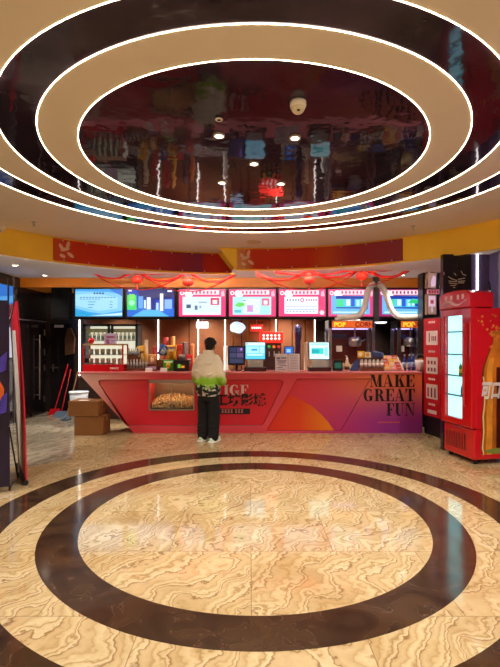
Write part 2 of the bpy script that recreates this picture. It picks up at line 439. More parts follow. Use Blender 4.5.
# ---- curved fascias stepping down to the lower ceiling
def arc_strip(r0, r1, top0, bot0, end, zt, zb, n=64):
    mb = MB(); vs = []
    for i in range(n + 1):
        t = i / n
        for (ph0, z) in ((top0, zt), (bot0, zb)):
            ph = math.radians(ph0 + (end - ph0) * t)
            for r in (r0, r1): vs.append((C0[0] + r * math.sin(ph), 4.2 + r * math.cos(ph), z))
    fs = [(0, 1, 3, 2), (4 * n, 4 * n + 2, 4 * n + 3, 4 * n + 1)]
    for i in range(n):
        a = 4 * i
        for p, q in ((0, 1), (1, 3), (3, 2), (2, 0)): fs.append((a + p, a + q, a + 4 + q, a + 4 + p))
    return mb.add(vs, fs)
m_cove_fill = M('cove_fill_glow', '#ffffff', .4, emit=120, ecol='#fff0de', var=0)  # unseen glowing strips added behind the fascias to brighten ribbons and lower ceiling
o = struct(arc_strip(4.38, 4.43, -4.3, -4.3, -91, CZ, 2.88).build('trim_7', m_yellow)); arc_strip(4.433, 4.443, -6, -6, -60, 2.899, 2.89).build('light_strip', m_cove_fill, o)  # left arc, with its added unseen fill strip behind
o = struct(arc_strip(3.90, 3.95, -8.6, -4.15, 66, CZ, 2.88).build('trim_8', m_yellow)); arc_strip(3.953, 3.963, -4, -4, 50, 2.899, 2.89).build('light_strip', m_cove_fill, o)  # right arc, backed by another added unseen fill strip
def arcp(r, a): a = math.radians(a); return (C0[0] + r * math.sin(a), 4.2 + r * math.cos(a))
poly = [arcp(3.93, 64 - k * 69 / 40) for k in range(41)] + [arcp(4.40, -5 - k * 85 / 50) for k in range(51)]
poly = [(XR, poly[0][1])] + poly + [(XL, 4.2), (XL, YB), (XR, YB)]
b = MB(); b.fill([poly], .02, lambda u, v, w: (u, v, LZ + .01 + w)); lc = struct(b.build('ceiling', M('white_ceiling_paint', '#ece7de', .7, var=.02)))
b = MB(); b.box(XL, XR, 9.3, YB, 2.72, LZ)
struct(b.build('trim_9', m_orange))
b = MB(); b.box(XL, XR, 9.2, 9.3, 2.71, LZ); struct(b.build('trim_10', m_orange))
# printed panels on the fascias
def fascia_banner(r, top0, bot0, end, mat, label, stud_n):
    t = thing('fascia_banner', label, 'banner', (0, 0, 0), 0)
    arc_strip(r - .02, r - .001, top0, bot0, end, 3.255, 2.905).build('panel', mat, t)
    for k in range(stud_n):
        for z, p0 in ((3.235, top0), (2.925, bot0)):
            ph = p0 + (end - p0) * (k + .3) / (stud_n - .3)
            x, y = arcp(r - .022, ph)
            s = MB(); s.ell((x, y, z), (.012, .012, .012), 8, 6); s.build('stud', m_chrome, t)
    return t
def feather_print(t, r, ph_c, mat):                    # pale petals printed at the panel's left end
    mb = MB()
    for a, l, c in ((20, .16, (0, .02)), (75, .13, (.05, .1)), (125, .12, (-.06, .05)), (-35, .13, (.09, -.06)), (160, .1, (-.04, -.09))):
        pts = []
        for k in range(14):
            q = 2 * PI * k / 14; u = l / 2 * math.cos(q); v = .028 * math.sin(q); a_ = math.radians(a)
            uu = c[0] + u * math.cos(a_) - v * math.sin(a_); vv = c[1] + u * math.sin(a_) + v * math.cos(a_)
            x, y = arcp(r - .0225, ph_c + math.degrees(uu / r)); pts.append((x, y, 3.08 + vv))
        mb.quad(pts)
    mb.build('petal_print', mat, t)
m_petal = M('pale_petal_print', '#e2b79f', .5)
fb1 = fascia_banner(4.38, -8.3, -4.6, -46.4, banner_mat('red_plum_print', [(0, '#b86a4a'), (.05, '#c4502c'), (.14, '#c43414'), (.45, '#b82414'), (.72, '#96263a'), (.86, '#80264a'), (.88, '#b0241c'), (1, '#b82416')], -3.15, -.4),
                    'long red curved banner panel on the left fascia, fading to plum', 8)
feather_print(fb1, 4.38, -44, m_petal)
fb2 = fascia_banner(3.90, -3.9, -3.9, 38.3, banner_mat('red_orange_print', [(0, '#d8a070'), (.04, '#d08a54'), (.12, '#c63418'), (.5, '#be2c18'), (.62, '#c04a1c'), (.75, '#a02c34'), (1, '#903a4a')], -.1, 2.5),
                    'long red curved banner panel on the right fascia, above the row of lit screens', 7)
feather_print(fb2, 3.90, -1.6, m_petal)

# doors of the dark corner
b = MB(); b.box(XL, XL + .03, 9.62, 10.28, 0, 2.03); d1 = struct(b.build('door_1', m_black_gloss))
b = MB(); b.tube([(XL + .09, 9.86, .35), (XL + .09, 9.86, 1.75)], .014, 8)
for z in (.45, 1.65): b.tube([(XL + .02, 9.86, z), (XL + .09, 9.86, z)], .009, 6)
b.build('handle', m_chrome, d1)
b = MB()
for z in (.25, .95, 1.3, 1.75): b.box(XL + .028, XL + .04, 10.2, 10.25, z, z + .14)
b.build('hinge', m_chrome, d1)
b = MB(); b.box(-4.55, -4.02, YB - .03, YB, 0, 2.03); d2 = struct(b.build('door_2', m_black_gloss))
b = MB(); b.box(-4.5, -4.38, YB - .09, YB - .03, 1.0, 1.03); b.box(-4.5, -4.47, YB - .04, YB - .03, .93, 1.1); b.build('door_handle', m_chrome, d2)
b = MB(); b.box(-4.45, -4.25, YB - .06, YB - .03, 1.93, 1.99); b.build('door_closer', m_chrome, d2)

# ================================================================== CEILING FITTINGS
m_lamp = M('lamp_disc', '#ffffff', .4, emit=14, ecol='#fff2dc', var=0)
def downlight(x, y, z, label, group, power=0, col=(1, .91, .79), r=.05, spot=150):
    t = thing('downlight', label, 'ceiling light', (x, y, z), 0, group)
    b = MB(); b.annulus((0, 0), r * .8, r * 1.15, -.014, 0, 24); b.build('trim_ring', m_white, t)
    b = MB(); b.lathe([(.001, -.006), (r * .8, -.006), (r * .8, -.001), (.001, -.001)], 24); b.build('diffuser', m_lamp, t)
    if power:
        li = bpy.data.lights.new('lamp', 'SPOT'); li.energy = power; li.color = col; li.spot_size = math.radians(spot); li.spot_blend = .8; li.shadow_soft_size = .06
        lo = bpy.data.objects.new('lamp', li); COL.objects.link(lo); lo.location = (0, 0, -.03); lo.parent = t
    return t
FZ = CZ + .004
zf = FZ - EYE
gl = 'downlights set in the round black ceiling'
for px, py, pos in [(219, 135, 'far left of the camera dome'), (295, 137, 'just below the white dome'), (254, 163, 'in the middle of the five'), (222, 182, 'lower left of the five'), (281, 183, 'lower right of the five')]:
    d = zf * F / (HY - py)
    downlight(PX(px, d), d, FZ, 'small round downlight in the round black ceiling, ' + pos, gl, 75, r=.04, spot=125)
for x, y, pos in [(-3.97, 7.65, 'near the lit blue poster'), (-3.98, 8.79, 'above the dark doors'), (2.95, 8.75, 'left of the menu boards on the right')]:
    downlight(x, y, LZ, 'round downlight in the white lower ceiling ' + pos, 'downlights in the lower ceiling', 70, spot=104)
for x in (-2.9, -1.0, .8, 2.3):                       # over the back counter, under the bulkhead
    downlight(x, 9.75, 2.72, 'downlight under the orange bulkhead above the back counter', 'downlights above the back counter', 240, (1, .93, .82), spot=100)
for x, y in [(-3.4, 1.2), (2.8, 1.0), (-1.2, -.8), (1.3, -.8), (-3.6, 4.1), (2.95, 3.9)]:  # out of view, added as fill to wash the fascias and hall
    downlight(x, y, CZ, 'added unseen fill light in the cream ceiling outside the light rings', 'added fill lights in the cream ceiling', 215)

def dome(px, py, z, k, label):
    d = (z - EYE) * F / (HY - py)
    t = thing('dome_camera', label, 'security camera', (PX(px, d), d, z))
    b = MB(); b.lathe([(.001, 0), (.072 * k, 0), (.072 * k, -.03 * k), (.066 * k, -.05 * k), (.001, -.05 * k)], 28); b.build('base', m_white, t)
    b = MB(); b.lathe([(.06 * k * math.cos(a * PI / 16), -.05 * k - .055 * k * math.sin(a * PI / 16)) for a in range(8)] + [(.001, -.105 * k)], 28); b.build('dome', M('ivory_plastic', '#d9cfb4', .3), t)
    b = MB(); b.ell((0, -.035 * k, -.085 * k), (.018 * k, .012 * k, .012 * k)); b.build('lens', m_black, t)
dome(298, 102, FZ, .8, 'white dome camera on the black ceiling right of centre')
dome(1, 226, CZ, .9, 'white dome fitting on the cream ceiling above the left fascia')
d = zf * F / (HY - 118); t = thing('ceiling_sensor', 'small ring-shaped sensor on the black ceiling above the left downlight', 'sensor', (PX(219, d), d, FZ))
b = MB(); b.ring_tube((0, 0), .022, -.012, .007, 24); b.build('rim', m_white, t)
b = MB(); b.lathe([(.001, 0), (.018, 0), (.012, -.02), (.001, -.022)], 12); b.build('core', m_black, t)
def sprinkler(px, py, label):
    d = 1.68 * F / (HY - py)
    t = thing('sprinkler', label, 'sprinkler', (PX(px, d), d, CZ), 0)
    b = MB(); b.lathe([(.001, 0), (.035, 0), (.03, -.01), (.001, -.01)], 16); b.build('escutcheon', m_chrome, t)
    b = MB(); b.tube([(0, 0, -.005), (0, 0, -.045)], .009, 8)
    for s in (-1, 1): b.tube([(0, 0, -.02), (s * .016, 0, -.04), (0, 0, -.06)], .003, 5)
    b.lathe([(.001, -.058), (.02, -.058), (.02, -.062), (.001, -.062)], 12); b.build('head', m_chrome, t)
sprinkler(34, 222, 'pendent sprinkler head on the cream ceiling at the left')
sprinkler(228, 226, 'pendent sprinkler head on the cream ceiling in the middle')
sprinkler(413, 226, 'pendent sprinkler head on the cream ceiling at the right')
d = 1.68 * F / (HY - 242); b = MB(); b.lathe([(.001, 0), (.12, 0), (.12, -.008), (.105, -.014), (.001, -.012)], 32)
t = b.build('ceiling_speaker', M('cream_grille', '#cdb794', .6), None, (PX(254, d), d, CZ)); tag(t, 'flat round speaker grille in the cream ceiling above the fascia', 'speaker')

# ================================================================== SERVICE COUNTER
DC = 7.96; RY = 8.25
m_art = artwork('printed_counter_laminate', '#e88078', '#dc2238'); m_frame = artwork('glare_frame_laminate', '#eab8ae', '#e04656')  # frame is the same laminate, lightened to paint in glare
ctr = thing('service_counter', 'long red to purple serving counter with recessed panels and a popcorn window', 'counter', (0, RY, 0))
cp = lambda px, py: (PX(px, DC), PZ(py, DC))
def cf(w0): return lambda u, v, w: (u, w0 - RY - w, v)
def rounded(pts, r, n=5):                              # round the corners whose radius is given
    out = []
    for i, p in enumerate(pts):
        p = Vector(p); a = Vector(pts[i - 1]); c = Vector(pts[(i + 1) % len(pts)])
        if r[i] <= 0: out.append(tuple(p)); continue
        A = p + (a - p).normalized() * r[i]; B = p + (c - p).normalized() * r[i]
        for k in range(n + 1):
            t = k / n; out.append(tuple(A * (1 - t) ** 2 + p * 2 * t * (1 - t) + B * t * t))
    return out
xa, xb = PX(79, DC), PX(422, DC)
outline = [(xa, 1.045), (xb, 1.045), (xb, .0), (PX(134, DC), .0)]
rec1 = rounded([cp(95.5, 379.5), cp(286, 379.5), cp(263, 426), cp(126, 426)], [.12, .14, .06, .06])
rec2 = [cp(297, 378.5), cp(371.5, 378.5), (PX(341.5, DC), .03), (PX(265.5, DC), .03)]
win = [cp(149, 380.5), cp(193.5, 380.5), cp(193.5, 410), cp(149, 410)]
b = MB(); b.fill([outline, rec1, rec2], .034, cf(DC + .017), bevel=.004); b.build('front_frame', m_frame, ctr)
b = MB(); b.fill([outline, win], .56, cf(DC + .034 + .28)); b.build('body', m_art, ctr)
b = MB(); b.box(xa - .02, xb + .005, DC - .012 - RY, 8.62 - RY, 1.045, 1.072); b.build('worktop', M('salmon_laminate', '#e8868a', .25), ctr, bevel=.004)
grooves = MB()
for lp in (rec1, rec2):                                # channel round each recess, its shadow put into the dark colour
    pts = [Vector((u, DC + .031 - RY, v)) for u, v in lp]
    for i in range(len(pts)):
        if (pts[i] - pts[i - 1]).length > .02: grooves.tube([pts[i - 1], pts[i]], .011, 6)
grooves.build('groove', M('groove_shade', '#5a1420', .6), ctr)
wx0, wz1 = win[0]; wx1, wz0 = win[2]
b = MB(); b.box(wx0, wx1, 8.5 - RY, 8.54 - RY, wz0, wz1); b.box(wx0, wx1, 8.02 - RY, 8.5 - RY, wz0, wz0 + .01); b.build('popcorn_bin', M('bin_steel', '#a89a88', .3, .7), ctr)
b = MB()
fy = DC + .02 - RY
for a in [(wx0 - .012, wx0 + .012, wz0, wz1), (wx1 - .012, wx1 + .012, wz0, wz1), (wx0, wx1, wz0 - .012, wz0 + .01), (wx0, wx1, wz1 - .05, wz1 + .01), ((wx0 + wx1) / 2 - .006, (wx0 + wx1) / 2 + .006, wz0, wz1)]:
    b.box(a[0], a[1], fy, fy + .02, a[2], a[3])
b.build('window_frame', m_chrome, ctr)
b = MB(); b.box(wx0, wx1, fy + .022, fy + .027, wz0, wz1); b.build('window_pane', glass('clear_glass'), ctr)
b = MB(); b.box(wx0 + .03, wx1 - .03, 8.06 - RY, 8.1 - RY, wz1 - .02, wz1 - .004); b.build('lamp_tube', M('popcorn_fill_glow', '#fff2d0', .4, emit=9, ecol='#ffe6b0', var=0), ctr)  # glowing tube added to brighten the popcorn
# orange hill printed in the right hand recess
b = MB(); b.quad([(u, DC + .032 - RY, v) for u, v in [cp(277.5, 397), cp(284, 395.8), cp(292, 396.6), cp(301, 400), cp(311, 405.6), cp(321, 414), cp(329, 423), cp(334.5, 431), cp(266.5, 431)]])
b.build('hill_print', banner_mat('hill_print_ink', [(0, '#d92a2c'), (.6, '#e24a26'), (1, '#ee8a26')], .2, 1.6), ctr)
m_ink = M('black_ink', '#120c0e', .5)
m_whiteink = M('white_ink', '#eecfcf', .5)
T_, t_, s_ = .27, .055, .055
def rect(a, c, d, e): return [(a, d), (c, d), (c, e), (a, e)]
def arc(cx, cz, rx, rz, a0, a1, n=14): return [(cx + rx * math.cos(math.radians(a0 + (a1 - a0) * k / n)), cz + rz * math.sin(math.radians(a0 + (a1 - a0) * k / n))) for k in range(n + 1)]
def ser(a, c, top=False): return rect(a, c, 1 - s_, 1) if top else rect(a, c, 0, s_)
G = {
 'I': (.55, [rect(.13, .13 + T_, 0, 1), ser(.02, .52), ser(.02, .52, 1)]),
 'M': (1.2, [rect(.12, .12 + t_, 0, 1), ser(0, .3), ser(0, .4, 1), [(.1, 1), (.42, 1), (.68, 0), (.56, 0)], [(.6, 0), (.66, 0), (.9, 1), (.84, 1)], rect(.82, .82 + T_, 0, 1), ser(.7, 1.2), ser(.8, 1.2, 1)]),
 'A': (.98, [[(.07, 0), (.13, 0), (.43, 1), (.39, 1)], [(.37, 1), (.53, 1), (.9, 0), (.6, 0)], rect(.18, .68, .29, .34), ser(-.03, .25), ser(.5, 1.0)]),
 'K': (1.0, [rect(.12, .12 + T_, 0, 1), ser(0, .5), ser(0, .5, 1), [(.36, .38), (.36, .46), (.78, 1), (.84, 1)], [(.46, .58), (.62, .72), (.96, 0), (.64, 0)], ser(.54, 1.04), ser(.62, .98, 1)]),
 'E': (.88, [rect(.12, .12 + T_, 0, 1), ser(0, .84), ser(0, .84, 1), rect(.3, .62, .48, .53), [(.84, 1), (.84, .66), (.8, .66), (.66, 1)], [(.84, 0), (.84, .34), (.8, .34), (.66, 0)], [(.62, .36), (.62, .65), (.58, .65), (.5, .505), (.58, .36)]]),
 'F': (.82, [rect(.12, .12 + T_, 0, 1), ser(0, .52), ser(0, .8, 1), rect(.3, .6, .46, .51), [(.8, 1), (.8, .66), (.76, .66), (.62, 1)], [(.6, .34), (.6, .63), (.56, .63), (.48, .485), (.56, .34)]]),
 'G': (1.02, [arc(.47, .5, .45, .52, 48, 330) + arc(.5, .5, .2, .46, 330, 48), rect(.6, .6 + T_, .04, .42), ser(.5, .98)[0:0] or rect(.5, .98, .38, .43), [(.8, 1), (.8, .66), (.77, .66), (.66, .92), (.74, .9)]]),
 'R': (1.02, [rect(.12, .12 + T_, 0, 1), ser(0, .5), ser(0, .4, 1), arc(.38, .735, .46, .265, 90, -90) + arc(.38, .735, .2, .215, -90, 90), [(.44, .5), (.6, .5), (.74, .47), (.92, .1), (1.02, .05), (1.02, 0), (.68, 0)]]),
 'T': (.92, [rect(.33, .33 + T_, 0, 1), ser(.2, .73), ser(0, .92, 1), [(0, 1), (0, .64), (.04, .64), (.2, 1)], [(.92, 1), (.92, .64), (.88, .64), (.72, 1)]]),
 'U': (1.0, [rect(.12, .12 + T_, .3, 1), ser(0, .5, 1), arc(.47, .32, .35, .34, 180, 360) + arc(.58, .3, .19, .27, 360, 180), rect(.765, .82, .3, 1), ser(.64, .96, 1)]),
 'N': (1.04, [rect(.12, .12 + t_, 0, 1), ser(0, .3), ser(0, .36, 1), [(.08, 1), (.38, 1), (.92, 0), (.82, 0)], rect(.86, .86 + t_, 0, 1), ser(.74, 1.04, 1)]),
}
def didone(mb, word, x, z, h, y, sx=.95, right=False, gap=.05):
    W = sum(G[c][0] + gap for c in word) * h * sx
    x = x - W if right else x
    for c in word:
        for pl in G[c][1]: mb.quad([(x + u * h * sx, y, z + v * h) for u, v in pl])
        x += (G[c][0] + gap) * h * sx
b = MB(); ty = DC - .0035 - RY
for word, y0, y1, xr in (('MAKE', 374.6, 387, 415.3), ('GREAT', 388.8, 401.2, 415.3), ('FUN', 403.2, 415.6, 415.3)):
    h = PZ(y0, DC) - PZ(y1, DC); w = sum(G[c][0] + .05 for c in word) * h
    want = {'MAKE': 45.5, 'GREAT': 52, 'FUN': 29}[word] / F * DC
    didone(b, word, PX(xr, DC), PZ(y1, DC), h, ty, sx=want / w, right=True)
b.build('slogan_lettering', m_ink, ctr)
b = MB()
for k in range(9): b.box(PX(378 + k * 2.5, DC), PX(379.7 + k * 2.5, DC), ty, ty + .002, PZ(423, DC), PZ(421.6, DC))
b.build('small_print', M('coral_ink', '#e0605a', .5), ctr)
ry = DC + .029 - RY
b = MB(); h = PZ(385, DC) - PZ(395, DC); didone(b, 'IGF', PX(223.4, DC), PZ(395, DC), h, ry, sx=1.02, gap=.03); b.build('latin_logo_lettering', m_whiteink, ctr)
b = MB(); b.text('工坊影城', .232, lambda u, v, w: (PX(214.8, DC) + u, ry - .004 - w, PZ(405.4, DC) + .01 + v), .004, bold=.006, sx=.97); b.build('cinema_name_lettering', m_ink, ctr)
b = MB(); b.box(PX(216, DC), PX(250, DC), ry - .003, ry + .002, PZ(414.3, DC), PZ(408.8, DC)); b.build('strip_sign', m_ink, ctr)
b = MB(); random.seed(3)
for k in range(7):
    if k == 4: b.build('strip_lettering', M('pink_ink', '#dd8888', .5), ctr); b = MB()
    x = PX(221.5 + k * 3 + (1.5 if k > 3 else 0), DC)
    for q in range(3): b.box(x, x + .036, ry - .0045, ry - .003, PZ(413.1 - q * 1.4, DC), PZ(412.4 - q * 1.4, DC))
    b.box(x + .014, x + .022, ry - .0045, ry - .003, PZ(413.1, DC), PZ(409.7, DC))
b.build('strip_lettering', M('pink_ink', '#dd8888', .5), ctr)
# popcorn heaped behind the window
random.seed(5); b = MB()
def heap(x, y): return wz0 + .05 + .2 * (1 - ((x - (wx0 + wx1) / 2) / .6) ** 2) * (.5 + .5 * (y - 8.03) / .45)
for k in range(900):
    x = random.uniform(wx0 + .03, wx1 - .03); y = 8.03 + .42 * random.random() ** 1.3
    z = heap(x, y) * 1 - random.random() ** 2 * .12
    if y < 8.08: z = random.uniform(wz0 + .03, heap(x, y))
    b.ell((x, y, max(z, wz0 + .025)), tuple(random.uniform(.011, .019) for _ in range(3)), 6, 4)
tag(b.build('popcorn', M('popcorn_yellow', '#dcbc84', .8, var=.3, scale=40)), 'heap of yellow popcorn behind the window in the red counter', 'popcorn', kind='stuff')

# ================================================================== MENU SCREENS
m_bezel = M('screen_bezel', '#0c0b10', .3)
b = MB(); b.box(-3.62, XR, 9.3, 9.34, 2.06, 2.72); tag(b.build('screen_backboard', m_bezel), 'black board running behind the row of lit menu screens', 'board')
SW, SH = 1.004, .605
def screen(x0px, idx, label):
    d = 9.2; t = thing('menu_screen', label, 'screen', (PX(x0px, d) + SW / 2, d + .05, PZ(317.6, d)), 0, None)
    f = MB(); f.box(-SW / 2, SW / 2, -.02, .035, 0, SH); f.build('housing', m_bezel, t, bevel=.006)
    return t
def pic(t, layers):                                     # layered patches of light, (colour, strength, polygon in 0..1 units)
    W, H = SW - .05, SH - .05; names = []; mb = MB()
    for i, (c, e, pl) in enumerate(layers):
        m = S(c, e)
        if m not in names: names.append(m)
        mb.quad([(-W / 2 + u * W, -.021 - .0007 * i, .025 + v * H) for u, v in pl], names.index(m))
    mb.build('picture', names, t)
def R(a, c, d, e): return [(a, d), (c, d), (c, e), (a, e)]
def circle(cx, cz, r, n=16): return [(cx + r * math.cos(2 * PI * k / n), cz + r * 1.72 * math.sin(2 * PI * k / n)) for k in range(n)]
E1 = .9
def pink(bg='#e8407c'):
    l = [(bg, E1, R(0, 1, 0, 1)), ('#fff4f8', E1, circle(.07, .86, .045)), (bg, E1, circle(.07, .86, .022)),
         ('#ffe8f0', E1, R(.24, .86, .8, .96)), ('#ffffff', 1, circle(.19, .84, .07)), ('#ffffff', 1, circle(.25, .8, .05)), ('#f8b8d0', E1, [(.9, .74), (.98, .74), (.96, .96), (.9, .9)])]
    for k in range(7): l.append((bg, E1, R(.275 + k * .08, .315 + k * .08, .83, .93)))
    return l
s1 = screen(73.6, 0, 'lit menu screen with a pale blue notice, leftmost of the row')
L_ = [('#3f9fe6', E1, R(0, 1, 0, 1)), ('#7cc6f4', E1, [(0, .3), (.3, .16), (.6, .1), (1, .22), (1, .8), (.7, .9), (0, .93)]), ('#9fd8f8', E1, [(.0, .4), (.5, .2), (.9, .3), (.9, .7), (.4, .85), (0, .8)]),
      ('#2a6fd0', E1, [(.72, 1), (1, .74), (1, 1)]), ('#1d9fd8', E1, [(0, 0), (.42, .03), (.2, .16), (0, .22)]), ('#c5eefc', E1, [(.3, .02), (1, .04), (1, .14), (.6, .07)])]
for k in range(4): L_.append(('#1d3f78', .8, R(.39 + k * .06, .43 + k * .06, .82, .88)))
for k in range(12): L_.append(('#3a78b8', .8, R(.1 + k * .065, .145 + k * .065, .68, .71)))
for k in range(7): L_.append(('#3a78b8', .8, R(.1 + k * .065, .14 + k * .065, .62, .645)))
for r_ in range(3): L_ += [('#4a88c4', .8, R(.28, .44 - r_ * .03, .52 - r_ * .1, .545 - r_ * .1)), ('#4a88c4', .8, R(.74, .8, .52 - r_ * .1, .545 - r_ * .1))]
pic(s1, L_)
s2 = screen(125.6, 1, 'lit screen showing a deep blue hall with a green patch, second from the left')
L_ = [('#1238b8', E1, R(0, 1, 0, 1)), ('#1e68d8', E1, [(0, 0), (1, 0), (1, .3), (.6, .42), (.3, .35), (0, .3)]), ('#58b8f0', E1, [(.1, 0), (.9, 0), (.66, .24), (.34, .24)]), ('#0a1c6a', E1, [(.2, 1), (1, 1), (1, .7), (.7, .62), (.3, .66)]),
      ('#38d870', E1, R(.0, .2, .24, .78)), ('#a0f0c0', E1, circle(.1, .5, .06)), ('#70e060', E1, R(.04, .16, .62, .82)), ('#60a8f0', E1, R(.24, .34, .3, .74)), ('#e4f4ff', 1, R(.42, .5, .26, .7)), ('#c8e8ff', 1, R(.36, .4, .3, .6)), ('#e4f4ff', 1, R(.7, .77, .2, .84)), ('#a8d0ff', 1, R(.62, .67, .24, .5)), ('#88b8f0', E1, R(.8, .96, .28, .62)), ('#1a2a80', E1, R(.52, .6, .24, .64)), ('#f0f8ff', 1, R(.03, .1, .92, .97)), ('#f0f8ff', 1, R(.86, .96, .9, .96))]
pic(s2, L_)
def pink_panel(extra): return pink() + [('#cfe6fa', 1, [(.08, .06), (.9, .06), (.9, .72), (.08, .72)])] + extra
s3 = screen(177.4, 2, 'lit pink menu screen with a pale panel, directly above the customer')
pic(s3, pink_panel([('#5a6a90', E1, R(.16, .26, .3, .44)), ('#38455f', E1, circle(.21, .36, .03)), ('#5a6a90', E1, R(.34, .4, .24, .4)), ('#88a0c8', E1, R(.42, .6, .5, .54)), ('#8aa', E1, R(.44, .48, .3, .4)), ('#d83a5a', E1, R(.68, .86, .42, .68)), ('#ffe6ee', 1, R(.72, .82, .46, .6)), ('#e8f4ff', 1, R(.1, .88, .08, .14))] if False else
    [('#5a6a90', E1, R(.16, .26, .3, .44)), ('#38455f', E1, circle(.21, .36, .03)), ('#5a6a90', E1, R(.34, .4, .24, .4)), ('#88a0c8', E1, R(.42, .6, .5, .54)), ('#88aacc', E1, R(.44, .48, .3, .4)), ('#d83a5a', E1, R(.68, .86, .42, .68)), ('#ffe6ee', 1, R(.72, .82, .46, .6)), ('#e8f4ff', 1, R(.1, .88, .08, .14))]))
s4 = screen(227.7, 3, 'lit pink menu screen with a mint panel and green patch, fourth from the left')
pic(s4, pink() + [('#a8e4ec', 1, R(.08, .9, .06, .72)), ('#d4f4f0', 1, R(.3, .66, .1, .66)), ('#70d860', E1, [(.12, .4), (.2, .52), (.32, .5), (.34, .4), (.22, .34)]), ('#c8a8e8', E1, R(.38, .52, .16, .42)), ('#e890c0', E1, R(.42, .48, .2, .36)), ('#e86a90', E1, R(.7, .86, .4, .66)), ('#ffeef4', 1, R(.74, .82, .44, .58)), ('#60c0d8', E1, R(.12, .26, .14, .24)), ('#50a0c0', E1, R(.3, .36, .56, .6))])
s5 = screen(277.6, 4, 'lit pink menu screen with a white boxed list, fifth from the left')
L_ = pink() + [('#f4f6ff', 1, R(.12, .84, .1, .72)), ('#e05a8a', E1, circle(.5, .6, .045)), ('#ffffff', 1, circle(.5, .6, .022)), ('#8090c8', E1, R(.14, .82, .36, .38)), ('#a8c8f0', E1, R(.14, .82, .24, .28)), ('#f8e0ea', E1, circle(.92, .14, .05))]
for k in range(5): L_.append(('#7a88b0', E1, R(.17 + k * .06, .2 + k * .06, .56, .64)))
for k in range(5): L_.append(('#c07898', E1, R(.58 + k * .05, .61 + k * .05, .56, .64)))
for k in range(9): L_.append(('#90a0c8', E1, R(.16 + k * .07, .2 + k * .07, .16, .2)))
pic(s5, L_)
def blue_pic(bg):
    return pink(bg) + [('#68b8f4', E1, R(.06, .88, .08, .76)), ('#1434a0', E1, [(.16, .3), (.84, .28), (.84, .74), (.16, .76)]), ('#50c8e8', E1, R(.16, .84, .34, .64)), ('#40d890', E1, R(.18, .32, .36, .62)), ('#d0f4ff', 1, R(.38, .46, .4, .62)), ('#2858d0', E1, R(.48, .56, .36, .66)), ('#b0e4ff', 1, R(.6, .66, .38, .6)), ('#e0f6ff', 1, R(.7, .74, .4, .64)), ('#1840b0', E1, R(.76, .84, .36, .6)), ('#b8e4fc', 1, R(.1, .8, .12, .18))]
s6 = screen(327.4, 5, 'lit pink menu screen with a blue hall picture, left of the hose post')
pic(s6, blue_pic('#e8407c'))
s7 = screen(378.4, 6, 'lit plum menu screen with a blue hall picture, rightmost of the row')
pic(s7, blue_pic('#a01c60') + [('#30c878', E1, [(.6, .5), (.7, .64), (.84, .58), (.8, .46)])])
t = thing('wall_speaker', 'matte black box hanging left of the lit menu screens', 'speaker', (PX(61, 9.25), 9.3, 2.06))
b = MB(); b.box(-.18, .18, -.1, .08, 0, .66); b.build('cabinet', M('matte_black', '#0b0a0c', .8, spec=.15), t, bevel=.01)
b = MB(); b.box(-.16, .16, -.108, -.1, .02, .64); b.build('grille', M('black_grille', '#050506', .9, spec=.1), t)
b = MB(); b.box(-.02, .02, -.02, .02, .66, LZ - 2.06); b.build('bracket', m_black, t)

# ================================================================== RED SWAGS AND LANTERNS
m_rib = M('red_ribbon', '#c01812', .6, var=.12); m_lant = M('red_lantern_paper', '#d82a18', .6, emit=.12, ecol='#e83018')
def swag(a, c, sag, d, label, w=.07, grp='red ribbon swags under the fascia', fat=1.):
    A, B = P(*a, d), P(*c, d + .02); n = 22; mb = MB(); pa = []; 
    for i in range(n + 1):
        t = i / n; p = A.lerp(B, t); p.z -= sag * 4 * t * (1 - t); p.y += .03 * math.sin(7 * t * PI)
        wid = w * (.5 + .7 * abs(2 * t - 1) ** 1.5) * fat
        pa.append((p, wid))
    vs = []
    for i, (p, wd) in enumerate(pa):
        vs += [(p.x, p.y - .006, p.z + wd / 2), (p.x, p.y - .02, p.z), (p.x, p.y - .006, p.z - wd / 2), (p.x, p.y + .004, p.z - wd / 2), (p.x, p.y - .008, p.z), (p.x, p.y + .004, p.z + wd / 2)]
    fs = [(0, 1, 4, 5), (1, 2, 3, 4)]
    for i in range(n):
        o = 6 * i
        for k in range(6): fs.append((o + k, o + (k + 1) % 6, o + 6 + (k + 1) % 6, o + 6 + k))
    mb.add(vs, fs); o = mb.build('ribbon_swag', m_rib); return tag(o, label, 'ribbon', grp)
D1 = 8.72
swag((83, 266), (136, 270), .2, D1, 'red ribbon swag from the fascia end to the first lantern', .06)
swag((83, 265), (188, 271), .42, D1 + .05, 'wide low red ribbon swag behind the first lantern', .032)
swag((100, 268), (188, 270), .1, D1 - .04, 'shallow red ribbon across the first lantern cord', .05)
swag((136, 270), (188, 271), .2, D1, 'red ribbon swag between the two left lanterns', .06)
swag((188, 271), (238, 272), .2, D1, 'red ribbon swag from the second lantern to the yellow seam', .06)
swag((136, 270), (237, 272), .4, D1 + .05, 'wide low red ribbon swag behind the second lantern', .032)
swag((190, 271), (237, 272), .04, D1 - .04, 'shallow red ribbon just left of the yellow seam', .05)
D2 = 8.3
swag((256, 273), (309, 270), .16, D2, 'red ribbon swag just right of the yellow seam', .07)
swag((258, 273), (362, 268), .36, D2 + .05, 'wide low red ribbon swag behind the third lantern', .032)
swag((275, 272), (362, 267), .1, D2 - .04, 'shallow red ribbon across the third lantern cord', .045)
swag((309, 270), (362, 267), .16, D2, 'red ribbon swag between the two right lanterns', .07)
swag((362, 266), (418, 262), .24, D2, 'red ribbon swag from the fourth lantern to the right end', .085)
swag((312, 270), (415, 263), .36, D2 + .05, 'wide low red ribbon swag behind the fourth lantern', .032)
swag((364, 267), (416, 263), .1, D2 - .04, 'shallow red ribbon right of the fourth lantern cord', .05)
